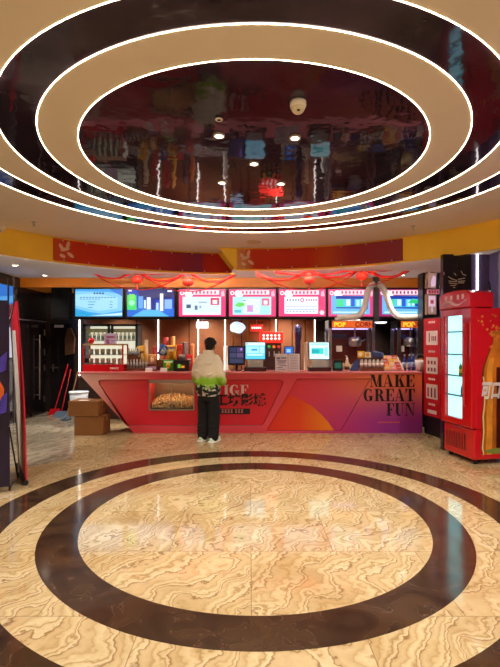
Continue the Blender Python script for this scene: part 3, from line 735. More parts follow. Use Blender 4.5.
def lantern(px, py, d, label):
    c = P(px, py, d); t = thing('paper_lantern', label, 'lantern', (c.x, c.y, c.z - .075), 0, 'red paper lanterns under the fascia')
    b = MB(); n = 24; vs = []; K = 10
    for i in range(K + 1):
        a = PI * i / K
        for j in range(n):
            r = (.105 * math.sin(a) ** .8 if 0 < i < K else .03) * (1 + (.05 if j % 2 else -.03))
            vs.append((r * math.cos(2 * PI * j / n), r * math.sin(2 * PI * j / n), .075 + .08 * math.cos(a)))
    fs = [(i * n + j, (i + 1) * n + j, (i + 1) * n + (j + 1) % n, i * n + (j + 1) % n) for i in range(K) for j in range(n)]
    fs += [tuple(range(n)), tuple(range(K * n, K * n + n))[::-1]]
    b.add(vs, fs, 0, True); b.build('lantern_body', m_lant, t)
    b = MB(); b.tube([(0, 0, .155), (0, 0, LZ - (c.z - .075) - .002)], .004, 5); b.build('cord', m_rib, t)
    b = MB(); b.lathe([(.03, .15), (.03, .165), (.001, .165)], 12); b.build('collar', m_gold, t)
    b = MB(); b.lathe([(.001, -.015), (.03, -.015), (.03, 0)], 12); b.build('collar', m_gold, t)
    b = MB(); b.tube([(0, 0, -.015), (0, 0, -.05), (0, 0, -.11)], [.006, .014, .02], 8); b.build('tassel', m_rib, t)
lantern(137, 279.5, D1 - .06, 'red paper lantern, leftmost of four')
lantern(188, 282, D1 - .06, 'red paper lantern, second of four from the left')
lantern(309, 280, D2 - .06, 'red paper lantern, third of four from the left')
lantern(362, 276, D2 - .06, 'red paper lantern, rightmost of four')

# ================================================================== THINGS ON THE COUNTER
TZ = 1.0725
m_glass = glass('clear_glass')
m_lit = M('lit_cabinet_lining', '#f2f4e4', .5, emit=.5, ecol='#f4f4da', var=.02)
m_wood = M('brown_wood', '#6d4128', .5, var=.2)
m_bottle = M('clear_bottle_plastic', '#cfd3d0', .15, alpha=.75); m_cap = M('white_cap', '#eeeeea', .4); m_label = M('grey_bottle_label', '#8d8f92', .5)
ct = lambda px, d: Vector((PX(px, d), d, TZ))
# hot snack cabinet
t = thing('snack_warmer', 'red snack warming cabinet with lit glass front, left end of the counter', 'warmer', (-2.645, 8.3, TZ))
w = .365
b = MB(); b.box(-w, w, -.16, .2, 0, .125); b.build('base', m_red, t, bevel=.008)
b = MB(); b.box(-w, w, -.15, .2, .465, .495); b.build('top', M('tan_metal', '#a5825c', .4), t, bevel=.006)
b = MB()
for x in (-w + .012, w - .012):
    for y in (-.14, .188): b.box(x - .012, x + .012, y - .012, y + .012, .125, .465)
b.build('posts', m_red, t)
b = MB(); b.box(-w + .024, w - .024, .19, .2, .125, .465); b.build('lit_back', m_lit, t)
b = MB(); b.box(-w + .024, w - .024, -.1, .18, .29, .298); b.build('wire_shelf', m_chrome, t)
b = MB(); b.box(-w + .024, w - .024, -.148, -.142, .125, .465); b.build('front_glass', m_glass, t)
b = MB(); b.box(-w + .01, w - .2, -.152, -.14, .13, .155); b.build('front_rail', m_chrome, t)
b = MB()
for k in range(5): b.box(.13 + k * .032, .155 + k * .032, -.1635, -.16, .04, .075)
b.build('panel_marks', m_whiteink, t)
random.seed(8)
for r_ in range(2):
    for k in range(6):
        s = MB(); s.lathe([(.001, 0), (.035, 0), (.042, .09), (.03, .1), (.001, .1)], 10, (-.28 + k * .105, .05, (.127, .3)[r_]))
        o = s.build('snack_cup', M('cream_snack', '#f2ecd6', .6), None, (-2.645, 8.3, TZ)); tag(o, 'pale snack cup on the %s shelf of the red warmer, %s from the left' % (('lower', 'upper')[r_], ORD[k]), 'cup', 'snack cups in the warmer')
b = MB(); b.lathe([(.001, 0), (.03, 0), (.055, .03), (.06, .06), (.045, .1), (.001, .115)], 16); o = b.build('red_jar', m_red, None, PX(91, 8.3) and Vector((PX(91, 8.3), 8.3, TZ + .4955))); tag(o, 'round red jar on top of the red snack warmer', 'jar')

def bottle_proto(h=.19, r=.03, body=m_bottle, cap=m_cap, lab=m_label, name='drink_bottle'):
    t = thing(name, 'bottle', 'bottle')
    b = MB(); b.lathe([(.001, 0), (r, 0), (r, h * .62), (r * .85, h * .72), (r * .42, h * .86), (r * .42, h * .9), (.001, h * .9)], 12); b.build('bottle_body', body, t)
    b = MB(); b.lathe([(.001, h * .88), (r * .5, h * .88), (r * .5, h), (.001, h)], 10); b.build('cap', cap, t)
    b = MB(); b.lathe([(r * 1.02, h * .2), (r * 1.03, h * .2), (r * 1.03, h * .52), (r * 1.02, h * .52)], 12); b.build('paper_label', lab, t)
    return t
def row(proto, pts, labels, group, used=[0]):
    for p, l in zip(pts, labels):
        if proto.get('free', 1):
            proto.location = p; proto['label'] = l; proto['group'] = group; proto['free'] = 0
        else: dup(proto, p, label=l, group=group)
    if 'free' in proto: pass
def strip_free():
    for o in bpy.data.objects:
        if 'free' in o: del o['free']

# stepped bottle rack
rk = thing('bottle_rack', 'stepped brown wooden rack of clear bottles beside the red warmer', 'rack', (-2.1, 8.35, TZ))
b = MB(); b.box(-.17, .24, -.08, .0, 0, .035); b.box(-.17, .04, 0, .1, .0, .25); b.build('steps', m_wood, rk, bevel=.004)
b = MB(); b.box(-.17, .24, -.086, -.08, 0, .045); b.box(-.17, .04, -.004, 0, .21, .285); b.build('rails', m_wood, rk)
pb = bottle_proto(.17, .021)
row(pb, [(-2.1 - .14 + k * .044 * 1.0, 8.35 + .05, TZ + .2505) for k in range(5)], ['clear bottle on the upper step of the brown rack, %s from the left' % ORD[k] for k in range(5)], 'bottles on the stepped rack')
row(pb, [(-2.1 - .14 + k * .056, 8.35 - .045, TZ + .0355) for k in range(7)], ['clear bottle on the lower step of the brown rack, %s from the left' % ORD[k] for k in range(7)], 'bottles on the stepped rack')

def bag(name, label, px, d, z, w, h, col, prints, lean=.12, rz=0., roll=0., grp='snack bags on the counter'):
    t = thing(name, label, 'snack bag', (PX(px, d), d, z), rz, grp)
    n, k = 10, 12; vs = []; fs = []
    for sgn in (-1, 1):
        for j in range(k + 1):
            for i in range(n + 1):
                u, v = i / n * 2 - 1, j / k
                bul = max(0, (1 - u ** 4)) * max(0, math.sin(PI * min(1, max(0, (v - .04) / .92)))) ** .6
                x = u * w / 2 * (1 - .06 * math.sin(PI * v)); y = sgn * (.004 + .035 * bul); zz = v * h
                vs.append((x * math.cos(roll) - zz * math.sin(roll), y + lean * zz, x * math.sin(roll) + zz * math.cos(roll) + abs(math.sin(roll)) * w / 2))
    S_ = (n + 1) * (k + 1)
    for s in range(2):
        for j in range(k):
            for i in range(n):
                a = s * S_ + j * (n + 1) + i; fs.append((a, a + 1, a + n + 2, a + n + 1))
    bd = [i for i in range(n + 1)] + [j * (n + 1) + n for j in range(1, k + 1)] + [k * (n + 1) + i for i in range(n - 1, -1, -1)] + [j * (n + 1) for j in range(k - 1, 0, -1)]
    for a, c in zip(bd, bd[1:] + bd[:1]): fs.append((a, c, c + S_, a + S_))
    mb = MB(); mb.add(vs, fs, 0, True); mb.build('pouch', M('foil_' + col, col, .3, var=.05), t)
    for q, (c, pl) in enumerate(prints):
        mb = MB(); nn = len(pl)
        def mapp(u, v):
            bul = max(0, (1 - (u * 2 - 1) ** 4)) * max(0, math.sin(PI * min(1, max(0, (v - .04) / .92)))) ** .6
            x = (u - .5) * w; zz = v * h; y = -(.0065 + .0365 * bul + q * .001)
            return (x * math.cos(roll) - zz * math.sin(roll), y + lean * zz, x * math.sin(roll) + zz * math.cos(roll) + abs(math.sin(roll)) * w / 2)
        cx = sum(p[0] for p in pl) / nn; cz = sum(p[1] for p in pl) / nn
        fine = []
        for a_, c_ in zip(pl, pl[1:] + pl[:1]):
            for s in range(4): fine.append((a_[0] + (c_[0] - a_[0]) * s / 4, a_[1] + (c_[1] - a_[1]) * s / 4))
        vs2 = [mapp(cx, cz)] + [mapp(*p) for p in fine]
        mb.add(vs2, [(0, i + 1, (i + 1) % len(fine) + 1) for i in range(len(fine))]); mb.build('front_print', M('print_' + c, c, .4), t)
    return t
bag('snack_bag', 'golden yellow snack bag leaning at the right of the bottle rack', 144.5, 8.46, TZ + .12, .15, .33, '#e0a82a', [('#f4e3a0', circle(.5, .3, .16)), ('#8a4a1a', R(.25, .75, .55, .68))], .1, roll=.25)
o = MB(); o.box(-.1, .1, -.08, .08, 0, .12); o = o.build('wooden_crate', m_wood, None, (PX(145, 8.46), 8.46, TZ), bevel=.004); tag(o, 'small brown wooden riser under the golden yellow snack bag', 'riser')
bag('snack_bag', 'orange and cream snack bag left of the blue bag', 152.5, 8.42, TZ + .1, .15, .2, '#d98a3a', [('#f2e2c4', circle(.5, .5, .22)), ('#b8a0d8', R(.2, .7, .12, .3))], .1)
o = MB(); o.box(-.11, .09, -.07, .07, 0, .1); o.box(-.1, .08, -.073, -.07, .02, .08, 1); o = o.build('card_box', [M('brown_carton', '#5c3322', .6), M('lilac_print', '#b9a3cf', .6)], None, (PX(152.5, 8.42), 8.42, TZ)); tag(o, 'small brown carton with a lilac front under the orange and cream bag', 'carton')
bag('snack_bag', 'blue snack bag with silver print standing at the back', 162.5, 8.47, TZ + .26, .2, .2, '#1f3f8c', [('#9fb6d6', [(.2, .2), (.6, .1), (.9, .5), (.5, .85)]), ('#dfe8f2', R(.35, .6, .35, .5))], .1, roll=-.2)
bag('snack_bag', 'bright yellow snack bag with purple print behind the green bag', 171.5, 8.45, TZ + .2, .19, .27, '#eab320', [('#4a2a7a', R(.1, .9, .74, .86)), ('#fff2b0', R(.3, .7, .56, .7)), ('#c87a1a', circle(.5, .3, .2))], .1)
o = MB(); o.box(-.22, .2, -.05, .06, 0, .2); o = o.build('display_riser', m_wood, None, (PX(167, 8.47), 8.49, TZ), bevel=.004); tag(o, 'brown display riser behind the green snack bag', 'riser')
bag('snack_bag', 'lime green snack bag with yellow centre in front of the riser', 168.5, 8.34, TZ, .21, .2, '#3f9c22', [('#d8d040', circle(.5, .55, .2)), ('#e87a2a', R(.35, .65, .3, .48)), ('#e8f4d0', R(.12, .88, .76, .86))], .12)
bag('snack_bag', 'narrow red snack bag right of the yellow bag', 180, 8.47, TZ + .2, .12, .28, '#d42a18', [('#f06a3a', R(.2, .8, .3, .6))], .06)
o = MB(); o.box(-.1, .15, -.05, .06, 0, .2); o = o.build('display_riser', m_wood, None, (PX(181, 8.5), 8.5, TZ), bevel=.004); tag(o, 'brown display riser behind the black card terminal', 'riser')
bag('snack_bag', 'red bag with white letters nearest the customer', 189, 8.36, TZ, .13, .3, '#d81e22', [('#f6e6e2', R(.2, .8, .44, .56)), ('#f6e6e2', R(.25, .7, .28, .38)), ('#f6e6e2', R(.3, .8, .64, .74))], .1)
def dish(px, d, z, r, m, name, label): o = MB(); o.lathe([(.001, 0), (r * .7, 0), (r, r * .8), (r * .8, r * 1.25), (.001, r * 1.4)], 16); o = o.build(name, m, None, (PX(px, d), d, z)); tag(o, label, 'jar'); return o
dish(182, 8.43 - .005, TZ + .1905 if False else TZ + .2005, .07, M('grey_tin', '#a9acae', .35, .4), 'grey_tin', 'grey domed tin on the riser above the black terminal')
t = thing('card_terminal', 'black counter display box with an orange and green picture', 'display box', (PX(181.5, 8.22), 8.24, TZ))
b = MB(); b.box(-.14, .14, -.06, .06, 0, .2); b.build('case', m_black, t, bevel=.006)
b = MB(); b.box(-.085, .085, -.063, -.06, .05, .135); b.box(-.06, -.01, -.065, -.063, .06, .125, 1); b.box(.0, .06, -.065, -.063, .06, .1, 2); b.build('picture', [S('#402010', .5), S('#58b83a', .8), S('#e8842a', .9)], t)
for px, l in ((148.5, 'left of the green bag'), (163.5, 'just in front of the green bag')):
    o = MB(); o.add([(-.06, 0, 0), (.06, 0, 0), (.06, .03, .065), (-.06, .03, .065), (-.06, .05, 0), (.06, .05, 0)], [(0, 1, 2, 3), (3, 2, 5, 4), (0, 3, 4), (1, 5, 2), (0, 4, 5, 1)])
    o = o.build('price_card', m_paper, None, (PX(px, 8.1), 8.1, TZ)); tag(o, 'small white folded price card on the counter ' + l, 'card', 'price cards')

# tills and monitors
def monitor(px, d, w, h, z0, tilt, layers, label, name='monitor', base=None, rz=0.):
    t = thing(name, label, 'monitor', (PX(px, d), d, TZ), rz)
    R_ = Matrix.Rotation(-tilt, 3, 'X')
    def tf(mb, off): mb.v = [tuple(R_ @ Vector(v) + Vector(off)) for v in mb.v]
    b = MB(); b.box(-w / 2, w / 2, -.012, .022, 0, h); tf(b, (0, 0, z0)); b.build('housing', m_black, t, bevel=.004)
    mats = []; b = MB()
    for i, (c, e, pl) in enumerate(layers):
        m = S(c, e)
        if m not in mats: mats.append(m)
        b.quad([(-w / 2 + .015 + u * (w - .03), -.0128 - .0006 * i, .015 + v * (h - .03)) for u, v in pl], mats.index(m))
    tf(b, (0, 0, z0)); b.build('display', mats, t)
    return t
def till(px, d, layers, label):
    t = monitor(px, d, .385, .335, .2, .12, layers, label, 'till')
    b = MB(); b.box(-.2, .2, -.1, .16, 0, .07); b.build('base', m_black, t, bevel=.006)
    b = MB(); b.box(-.17, .17, -.105, -.1, .015, .055); b.build('drawer_front', M('dark_red_plastic', '#4a1a22', .4), t)
    b = MB(); b.add([(-.14, -.03, .07), (.14, -.03, .07), (.14, -.01, .21), (-.14, -.01, .21), (-.14, .06, .07), (.14, .06, .07), (.14, .04, .21), (-.14, .04, .21)], [(0, 1, 2, 3), (5, 4, 7, 6), (0, 4, 5, 1), (3, 2, 6, 7), (0, 3, 7, 4), (1, 5, 6, 2)]); b.build('stand', m_silver, t)
    return t
till(255.3, 8.25, [('#58c8f0', 1, R(0, 1, 0, 1)), ('#d8f6fc', 1, R(0, 1, .82, 1)), ('#a8ecf4', 1, R(.04, .7, .34, .76)), ('#e8fafc', 1, R(.1, .9, .22, .28)), ('#3a8ed0', 1, R(.04, .1, .86, .96)), ('#3aa0d8', 1, R(.3, .6, .5, .62)), ('#b0e8f8', 1, R(.74, .96, .34, .76))], 'black till with a glowing blue screen, nearest the cinema name')
till(319.3, 8.25, [('#d4fbfb', 1, R(0, 1, 0, 1)), ('#38d0c8', 1, R(.1, .72, .3, .66)), ('#1aa8b0', 1, R(.12, .5, .36, .58)), ('#a0f4f0', 1, R(.05, .95, .84, .94)), ('#80e8e8', 1, R(.78, .94, .2, .7))], 'black till with a glowing mint screen, right of the paper notices')
t = monitor(236.5, 8.35, .315, .36, .1, .05, [('#1a1a2a', .5, R(0, 1, 0, 1)), ('#38406a', .6, R(.06, .48, .68, .94)), ('#5a4a7a', .6, R(.52, .94, .68, .94)), ('#48507a', .6, R(.06, .48, .38, .64)), ('#6a5a8a', .6, R(.52, .94, .38, .64)), ('#40486a', .6, R(.06, .94, .08, .33)), ('#b088ff', .9, R(.76, .86, .78, .9))], 'dark screened monitor beside the customer')
b = MB(); b.box(-.1, .1, -.06, .1, 0, .015); b.box(-.025, .025, .025, .05, .015, .14); b.build('stand', m_black, t)
t = monitor(289, 8.47, .18, .16, .29, .1, [('#2a68c8', .9, R(0, 1, 0, 1)), ('#88c0f8', 1, R(.2, .7, .2, .7))], 'small white framed blue screen behind the paper notices')
b = MB(); b.box(-.06, .06, -.03, .06, 0, .015); b.box(-.02, .02, .0, .03, .015, .29); b.build('stand', m_silver, t)
# acrylic notices
def notice(px, w, h, d, label, lines, rz=0.):
    t = thing('notice_stand', label, 'notice', (PX(px, d), d, TZ), rz)
    b = MB(); b.add([(-w / 2, 0, 0), (w / 2, 0, 0), (w / 2, .05, h), (-w / 2, .05, h), (-w / 2, .008, 0), (w / 2, .008, 0), (w / 2, .058, h), (-w / 2, .058, h)], [(0, 1, 2, 3), (5, 4, 7, 6), (0, 4, 5, 1), (3, 2, 6, 7), (0, 3, 7, 4), (1, 5, 6, 2)]); b.build('sheet', M('notice_paper', '#dcd8de', .4), t)
    b = MB(); b.box(-w / 2, w / 2, 0, .1, 0, .006); b.build('foot', m_silver, t)
    b = MB()
    for x0, x1, z0, z1 in lines:
        f = lambda z: .05 * z / h - .0015
        b.quad([(x0 * w, f(z0 * h), z0 * h), (x1 * w, f(z0 * h), z0 * h), (x1 * w, f(z1 * h), z1 * h), (x0 * w, f(z1 * h), z1 * h)])
    b.build('printing', M('notice_ink', '#7a6a98', .6), t)
notice(281.6, .225, .315, 8.14, 'white paper notice with a printed heading, left of the pair', [(-.4, -.1, .68, .8), (-.05, .4, .72, .8), (-.4, .4, .6, .64), (-.3, .35, .5, .56), (-.38, .3, .4, .44), (-.2, .4, .3, .34), (-.35, .1, .2, .24), (-.3, .3, .1, .13)])
notice(294.2, .2, .315, 8.14, 'white paper notice with fine lines, right of the pair', [(-.36, .36, .88 - k * .09, .9 - k * .09) for k in range(9)])
# right hand end of the counter
t = thing('card_reader', 'dark box with a green lit face right of the mint till', 'card reader', (PX(337.5, 8.3), 8.3, TZ))
b = MB(); b.box(-.085, .085, -.05, .05, 0, .2); b.build('case', m_black, t, bevel=.006)
b = MB(); b.box(-.06, .06, -.053, -.05, .05, .15); b.build('face', S('#1f6a58', .5), t)
b = MB(); b.lathe([(.001, 0), (.045, 0), (.045, .12), (.03, .17), (.02, .21), (.02, .23), (.001, .23)], 16)
t = thing('syrup_bottle', 'cream bottle with a pump nozzle on the red counter', 'bottle', (PX(347, 8.2), 8.2, TZ)); b.build('bottle_body', M('cream_bottle', '#d8ccb2', .35), t)
b = MB(); b.tube([(0, 0, .23), (0, 0, .275), (-.03, -.01, .275)], .008, 6); b.lathe([(.018, .225), (.018, .24), (.001, .24)], 10); b.build('pump', m_cap, t)
b = MB(); b.lathe([(.046, .03), (.0465, .03), (.0465, .09), (.046, .09)], 16); b.build('paper_label', M('dark_label', '#4a3a34', .5), t)
o = MB(); o.add([(-.09, 0, 0), (.07, 0, 0), (.1, .04, .2), (.02, .04, .2), (-.09, .06, 0), (.07, .06, 0), (.1, .06, .2), (.02, .06, .2)], [(0, 1, 2, 3), (5, 4, 7, 6), (0, 4, 5, 1), (3, 2, 6, 7), (0, 3, 7, 4), (1, 5, 6, 2)])
o = o.build('leaflet_stack', M('navy_leaflet', '#2a3a7a', .5), None, (PX(355, 8.3), 8.32, TZ)); tag(o, 'slanting navy leaflet stack between the cream bottle and the bottle rack', 'leaflets')
rk2 = thing('bottle_rack', 'low brown rack holding small white bottles, near the slogan', 'rack', (PX(371.5, 8.3), 8.3, TZ))
b = MB(); b.box(-.22, .22, -.07, .03, 0, .045); b.box(-.22, .22, .03, .12, 0, .24); b.box(-.22, .22, -.075, -.07, 0, .065); b.build('steps', m_wood, rk2, bevel=.004)
pb2 = bottle_proto(.19, .032, M('milky_bottle', '#c9c6c2', .25), M('dark_cap', '#3a2a26', .4), M('white_label', '#e6e4e2', .5))
row(pb2, [(PX(371.5, 8.3) - .185 + k * .074, 8.28, TZ + .0455) for k in range(6)], ['small white labelled bottle on the low brown rack, %s from the left' % ORD[k] for k in range(6)], 'white bottles on the low rack')
def tent(px, d, z, w, h, c1, c2, label):
    t = thing('price_tag', label, 'price tag', (PX(px, d), d, z), 0, 'yellow price tags')
    b = MB(); b.box(-w / 2, w / 2, -.006, .006, 0, h); b.build('board', M('tag_' + c1, c1, .5), t)
    b = MB(); b.quad([(-w * .1 + w * .3 * math.cos(2 * PI * k / 12), -.0075, h * .5 + h * .34 * math.sin(2 * PI * k / 12)) for k in range(12)]); b.build('emblem', M('tag_' + c2, c2, .5), t)
tent(361, 8.38, TZ + .2405, .13, .12, '#e8b820', '#f6f0d8', 'yellow price tag with a white disc, left one above the white bottles')
tent(368, 8.37, TZ + .2405, .11, .1, '#f0ead8', '#e0a020', 'white price tag with a yellow disc, right one above the white bottles')
o = MB(); o.add([(-.1, -.06, 0), (.1, -.06, 0), (.13, .06, 0), (-.07, .06, 0), (-.12, -.04, .11), (.05, -.05, .09), (.14, .05, .08), (-.05, .06, .13)], [(0, 3, 2, 1), (4, 5, 6, 7), (0, 1, 5, 4), (1, 2, 6, 5), (2, 3, 7, 6), (3, 0, 4, 7)])
o = o.build('folded_cloth', M('blue_cloth', '#34406e', .8), None, (PX(377.5, 8.37), 8.37, TZ + .2405), bevel=.008); tag(o, 'dark blue folded cloth on top of the low bottle rack', 'cloth')
# stepped box of bar snacks
t = thing('snack_tray', 'sloping tray of yellow and pink snack packets beside the slogan', 'tray', (PX(392.5, 8.28), 8.28, TZ))
b = MB(); b.add([(-.17, -.1, 0), (.18, -.1, 0), (.18, .14, 0), (-.17, .14, 0), (-.17, -.1, .03), (.18, -.1, .03), (.14, .14, .26), (-.17, .14, .26)], [(0, 3, 2, 1), (4, 5, 6, 7), (0, 1, 5, 4), (1, 2, 6, 5), (2, 3, 7, 6), (3, 0, 4, 7)]); b.build('tray_body', M('tray_board', '#c0a4a0', .6), t)
cols = ['#e8c03a', '#e8a8a8', '#d8542e', '#f0dc8a', '#c84a6a', '#e8b82a']
for r_ in range(4):
    for k in range(3):
        o = MB(); o.box(-.045, .045, -.012, .0, 0, .075); o.box(-.03, .03, -.0135, -.012, .02, .045, 1)
        x = PX(392.5, 8.28) - .115 + k * .1 - r_ * .008; y0 = 8.28 - .1 + .06 * r_; z = TZ + .03 + .0575 * r_
        o = o.build('snack_packet', [M('pk_' + cols[(r_ * 2 + k) % 6], cols[(r_ * 2 + k) % 6], .4), m_whiteink], None, (x, y0 + .0, z + .002), (-.35, 0, 0), bevel=.003)
        tag(o, 'small snack packet in the sloping tray, %s row from the front, %s from the left' % (ORD[r_], ORD[k]), 'packet', 'packets in the sloping tray')
pb3 = bottle_proto(.3, .035, M('blue_glass_bottle', '#28408c', .1, coat=.5), M('silver_cap', '#b8bcc8', .3, .8), M('sky_label', '#8aa4d8', .5))
row(pb3, [(PX(404.5, 8.36), 8.36, TZ), (PX(409.5, 8.4), 8.4, TZ), (PX(413.5, 8.44), 8.46, TZ)], ['tall blue bottle beside the white bucket, %s from the left' % ORD[k] for k in range(3)], 'blue bottles')
t = thing('popcorn_bucket', 'white tapered bucket filled with brown snacks at the right end', 'bucket', (PX(420.3, 8.22) - .0, 8.22, TZ))
b = MB(); b.lathe([(.001, 0), (.065, 0), (.098, .2), (.09, .2), (.06, .02), (.001, .02)], 20); b.build('pail', M('white_enamel', '#d9d2d2', .35), t)
b = MB(); b.tube([(.095 * math.cos(a), 0, .2 + .11 * math.sin(a)) for a in [PI * k / 10 for k in range(11)]], .004, 5); b.build('bail', m_chrome, t)
b = MB(); random.seed(2)
for k in range(60): a = random.random() * 6.28; q = random.random() ** .5 * .075; b.ell((PX(420.3, 8.22) + q * math.cos(a), 8.22 + q * math.sin(a), TZ + .19 + .03 * (1 - q / .075)), random.uniform(.012, .02), 6, 4)
tag(b.build('nuts', M('roasted_nut', '#8a5a34', .7, var=.4, scale=50)), 'brown roasted snacks heaped in the white bucket', 'snacks', kind='stuff')

# ================================================================== BACK COUNTER AND ITS MACHINES
BZ = .9
t = thing('back_counter', 'long dark counter along the mirrored wall behind the tills', 'counter', (-.2, 9.65, 0))
b = MB(); b.box(-3.34, 3.4, -.3, .34, 0, .86); b.build('cabinet_body', M('dark_cabinet', '#33201c', .4, var=.15), t)
b = MB(); b.box(-3.34, 3.4, -.33, .34, .86, BZ); b.build('worktop', M('grey_stone', '#5a5250', .25, var=.15), t, bevel=.004)
BZ += .001
# drinks cooler with two lit windows
dx = 9.5; t = thing('drinks_cooler', 'drinks cooler with two black framed lit windows behind the red warmer', 'cooler', (PX(110.5, dx), 9.65, BZ))
cx = PX(110.5, dx); W2 = (PX(138.5, dx) - PX(84, dx)) / 2; H = PZ(324, dx) - BZ
b = MB(); b.box(-W2, W2, .2, .24, 0, H); b.box(-W2, W2, -.13, .24, 0, .3); b.box(-W2, -W2 + .03, -.13, .24, .3, H); b.box(W2 - .03, W2, -.13, .24, .3, H); b.box(-W2, W2, -.13, .24, H - .03, H); b.build('cabinet', m_black, t)
b = MB(); b.box(-W2 + .03, W2 - .03, .19, .199, .3, H - .03); b.build('lit_back', m_lit, t)
for z in (.42, .72):
    b = MB(); b.box(-W2 + .03, W2 - .03, -.08, .18, z, z + .012); b.build('shelf', m_chrome, t)
b = MB(); b.box(-W2 + .03, W2 - .03, -.085, -.08, .9, .98); b.build('header_strip', M('olive_strip', '#8a9068', .5), t)
for x0, x1 in ((-W2, -.01), (.01, W2)):
    b = MB()
    for a in [(x0, x0 + .05, .3, H), (x1 - .05, x1, .3, H), (x0, x1, H - .05, H), (x0, x1, .3, .36)]: b.box(a[0], a[1], -.16, -.131, a[2], a[3])
    d_ = b.build('door', m_black, t); b = MB(); b.box(x0 + .05, x1 - .05, -.15, -.145, .36, H - .05); b.build('pane', m_glass, d_)
    b = MB(); b.tube([(x1 - .07 if x0 < -.1 else x0 + .07, -.17, .5), (x1 - .07 if x0 < -.1 else x0 + .07, -.17, .85)], .008, 6); b.build('handle', m_chrome, d_)
pb4 = bottle_proto(.19, .032, M('milk_tea_bottle', '#d4d2b8', .3), m_cap, M('sage_label', '#7d9080', .5))
pts = [(cx - .46 + k * .088, 9.6, BZ + .733) for k in range(5)] + [(cx + .1 + k * .088, 9.6, BZ + .733) for k in range(5)]
row(pb4, pts, ['pale bottle in the %s lit cooler window, %s from the left' % (w, ORD[k]) for w in ('left', 'right') for k in range(5)], 'bottles in the drinks cooler')
t = thing('paper_poster', 'lavender paper poster stuck between the two cooler windows', 'poster', (PX(110, 9.45), 9.48, BZ + .42))
b = MB(); b.box(-.13, .13, -.002, .003, 0, .46); b.build('sheet', M('lavender_paper', '#c3b2cc', .6), t)
b = MB(); b.box(-.1, .1, -.0035, -.002, .36, .41); b.box(-.1, -.02, -.0035, -.002, .2, .33)
for k in range(4): b.box(.01, .1, -.0035, -.002, .2 + k * .035, .215 + k * .035)
b.build('printing', M('magenta_print', '#a04a7a', .6), t)

def popcorn_machine(px0, px1, ytop, d, label, words, xmax=None):
    x0, x1 = PX(px0, d), PX(px1, d)
    if xmax: x1 = min(x1, xmax)
    xm = (x0 + x1) / 2; w = (x1 - x0) / 2; H = PZ(ytop, d) - BZ
    t = thing('popcorn_machine', label, 'popcorn machine', (xm, d, BZ), 0)
    b = MB(); b.box(-w, w, 0, .5, 0, .12); b.build('base', m_chrome, t, bevel=.006)
    b = MB()
    for x in (-w + .03, w - .03):
        for y in (.03, .47): b.box(x - .03, x + .03, y - .03, y + .03, .12, H)
    b.build('posts', m_chrome, t)
    b = MB(); b.box(-w, w, 0, .5, H - .17, H); b.build('hood', m_chrome, t, bevel=.006)
    b = MB(); b.box(-w + .06, w - .04, -.008, 0, H - .155, H - .025); s = b.build('sign', M('orange_sign', '#e0662a', .4, emit=.5), t)
    if words:
        b = MB(); b.text(words[0], .13, lambda u, v, q: (-w + .1 + u, -.011 - q, H - .137 + v), .003, bold=.006); b.build('sign_lettering', M('yellow_sign_letters', '#f2d33c', .4, emit=.6), s)
        b = MB(); b.text(words[1], .13, lambda u, v, q: (.06 + u, -.011 - q, H - .137 + v), .003, bold=.006); b.build('sign_lettering', M('red_sign_letters', '#c01818', .4), s)
    b = MB(); b.box(-w + .06, w - .06, .47, .48, .12, H - .17); b.build('back_panel', M('dark_red_panel', '#6a2a22', .3, var=.2), t)
    b = MB(); b.box(-w + .06, w - .06, .012, .017, .12, H - .17); b.build('front_pane', m_glass, t)
    b = MB(); b.lathe([(.001, 0), (.11, 0), (.14, .05), (.14, .16), (.1, .2), (.001, .2)], 20, (.12, .26, H - .55)); b.tube([(.12, .26, H - .35), (.12, .26, H - .17)], .02, 8); b.tube([(.24, .26, H - .45), (.34, .26, H - .4)], .012, 6); b.build('kettle', m_chrome, t)
    b = MB(); b.box(-.32 * w / .47, -.2 * w / .47, .008, .011, .5, .62); b.build('notice', m_paper, t)
    b = MB(); b.box(-.4 * w / .47, -.12 * w / .47, .006, .011, .78, .86); b.build('control_panel', M('navy_panel', '#1c1c3c', .3), t)
    b = MB(); b.box(-w + .06, w - .06, .3, .31, H - .185, H - .172); b.build('lamp_tube', M('violet_lamp', '#cfc0ff', .4, emit=2.5, ecol='#b9a8ff'), t)
    random.seed(4); b = MB()
    for k in range(160): b.ell((random.uniform(-w + .1, w - .1), random.uniform(.06, .42), .135 + random.random() * .1), random.uniform(.014, .02), 6, 4)
    b.build('popcorn_bed', M('popcorn_yellow'), t)['kind'] = 'stuff'
popcorn_machine(329, 375, 320, 9.36, 'tall steel popcorn machine with an orange sign, left of the dark gap', ('POP', 'CORN'))
popcorn_machine(398, 440, 320, 9.36, 'steel popcorn machine with an orange sign, behind the blue bottles', ('POP', 'CORN'), 3.52)
# white suction hoses on their post
d = 9.06
t = thing('hose_post', 'black post hung from the ceiling between two white hoses', 'post', (PX(376, d), d, PZ(322, d)))
b = MB(); b.box(-.055, .055, -.04, .04, 0, LZ - PZ(322, d)); b.build('post', m_black, t, bevel=.004)
b = MB(); b.lathe([(.001, -.03), (.09, -.03), (.12, -.005), (.12, 0), (.001, 0)], 20, (.09, -.02, -.0)); b.build('lamp_shade', M('pale_lamp', '#dfe2ee', .4, emit=1.2), t)
def smooth(pts, n=8):
    pts = [Vector(p) for p in pts]; out = []
    for i in range(len(pts) - 1):
        p0, p1, p2, p3 = pts[max(i - 1, 0)], pts[i], pts[i + 1], pts[min(i + 2, len(pts) - 1)]
        for k in range(n):
            s = k / n; out.append(.5 * ((2 * p1) + (-p0 + p2) * s + (2 * p0 - 5 * p1 + 4 * p2 - p3) * s * s + (-p0 + 3 * p1 - 3 * p2 + p3) * s ** 3))
    return out + [pts[-1]]
m_hose = M('white_corrugated_hose', '#cfc8c0', .45)
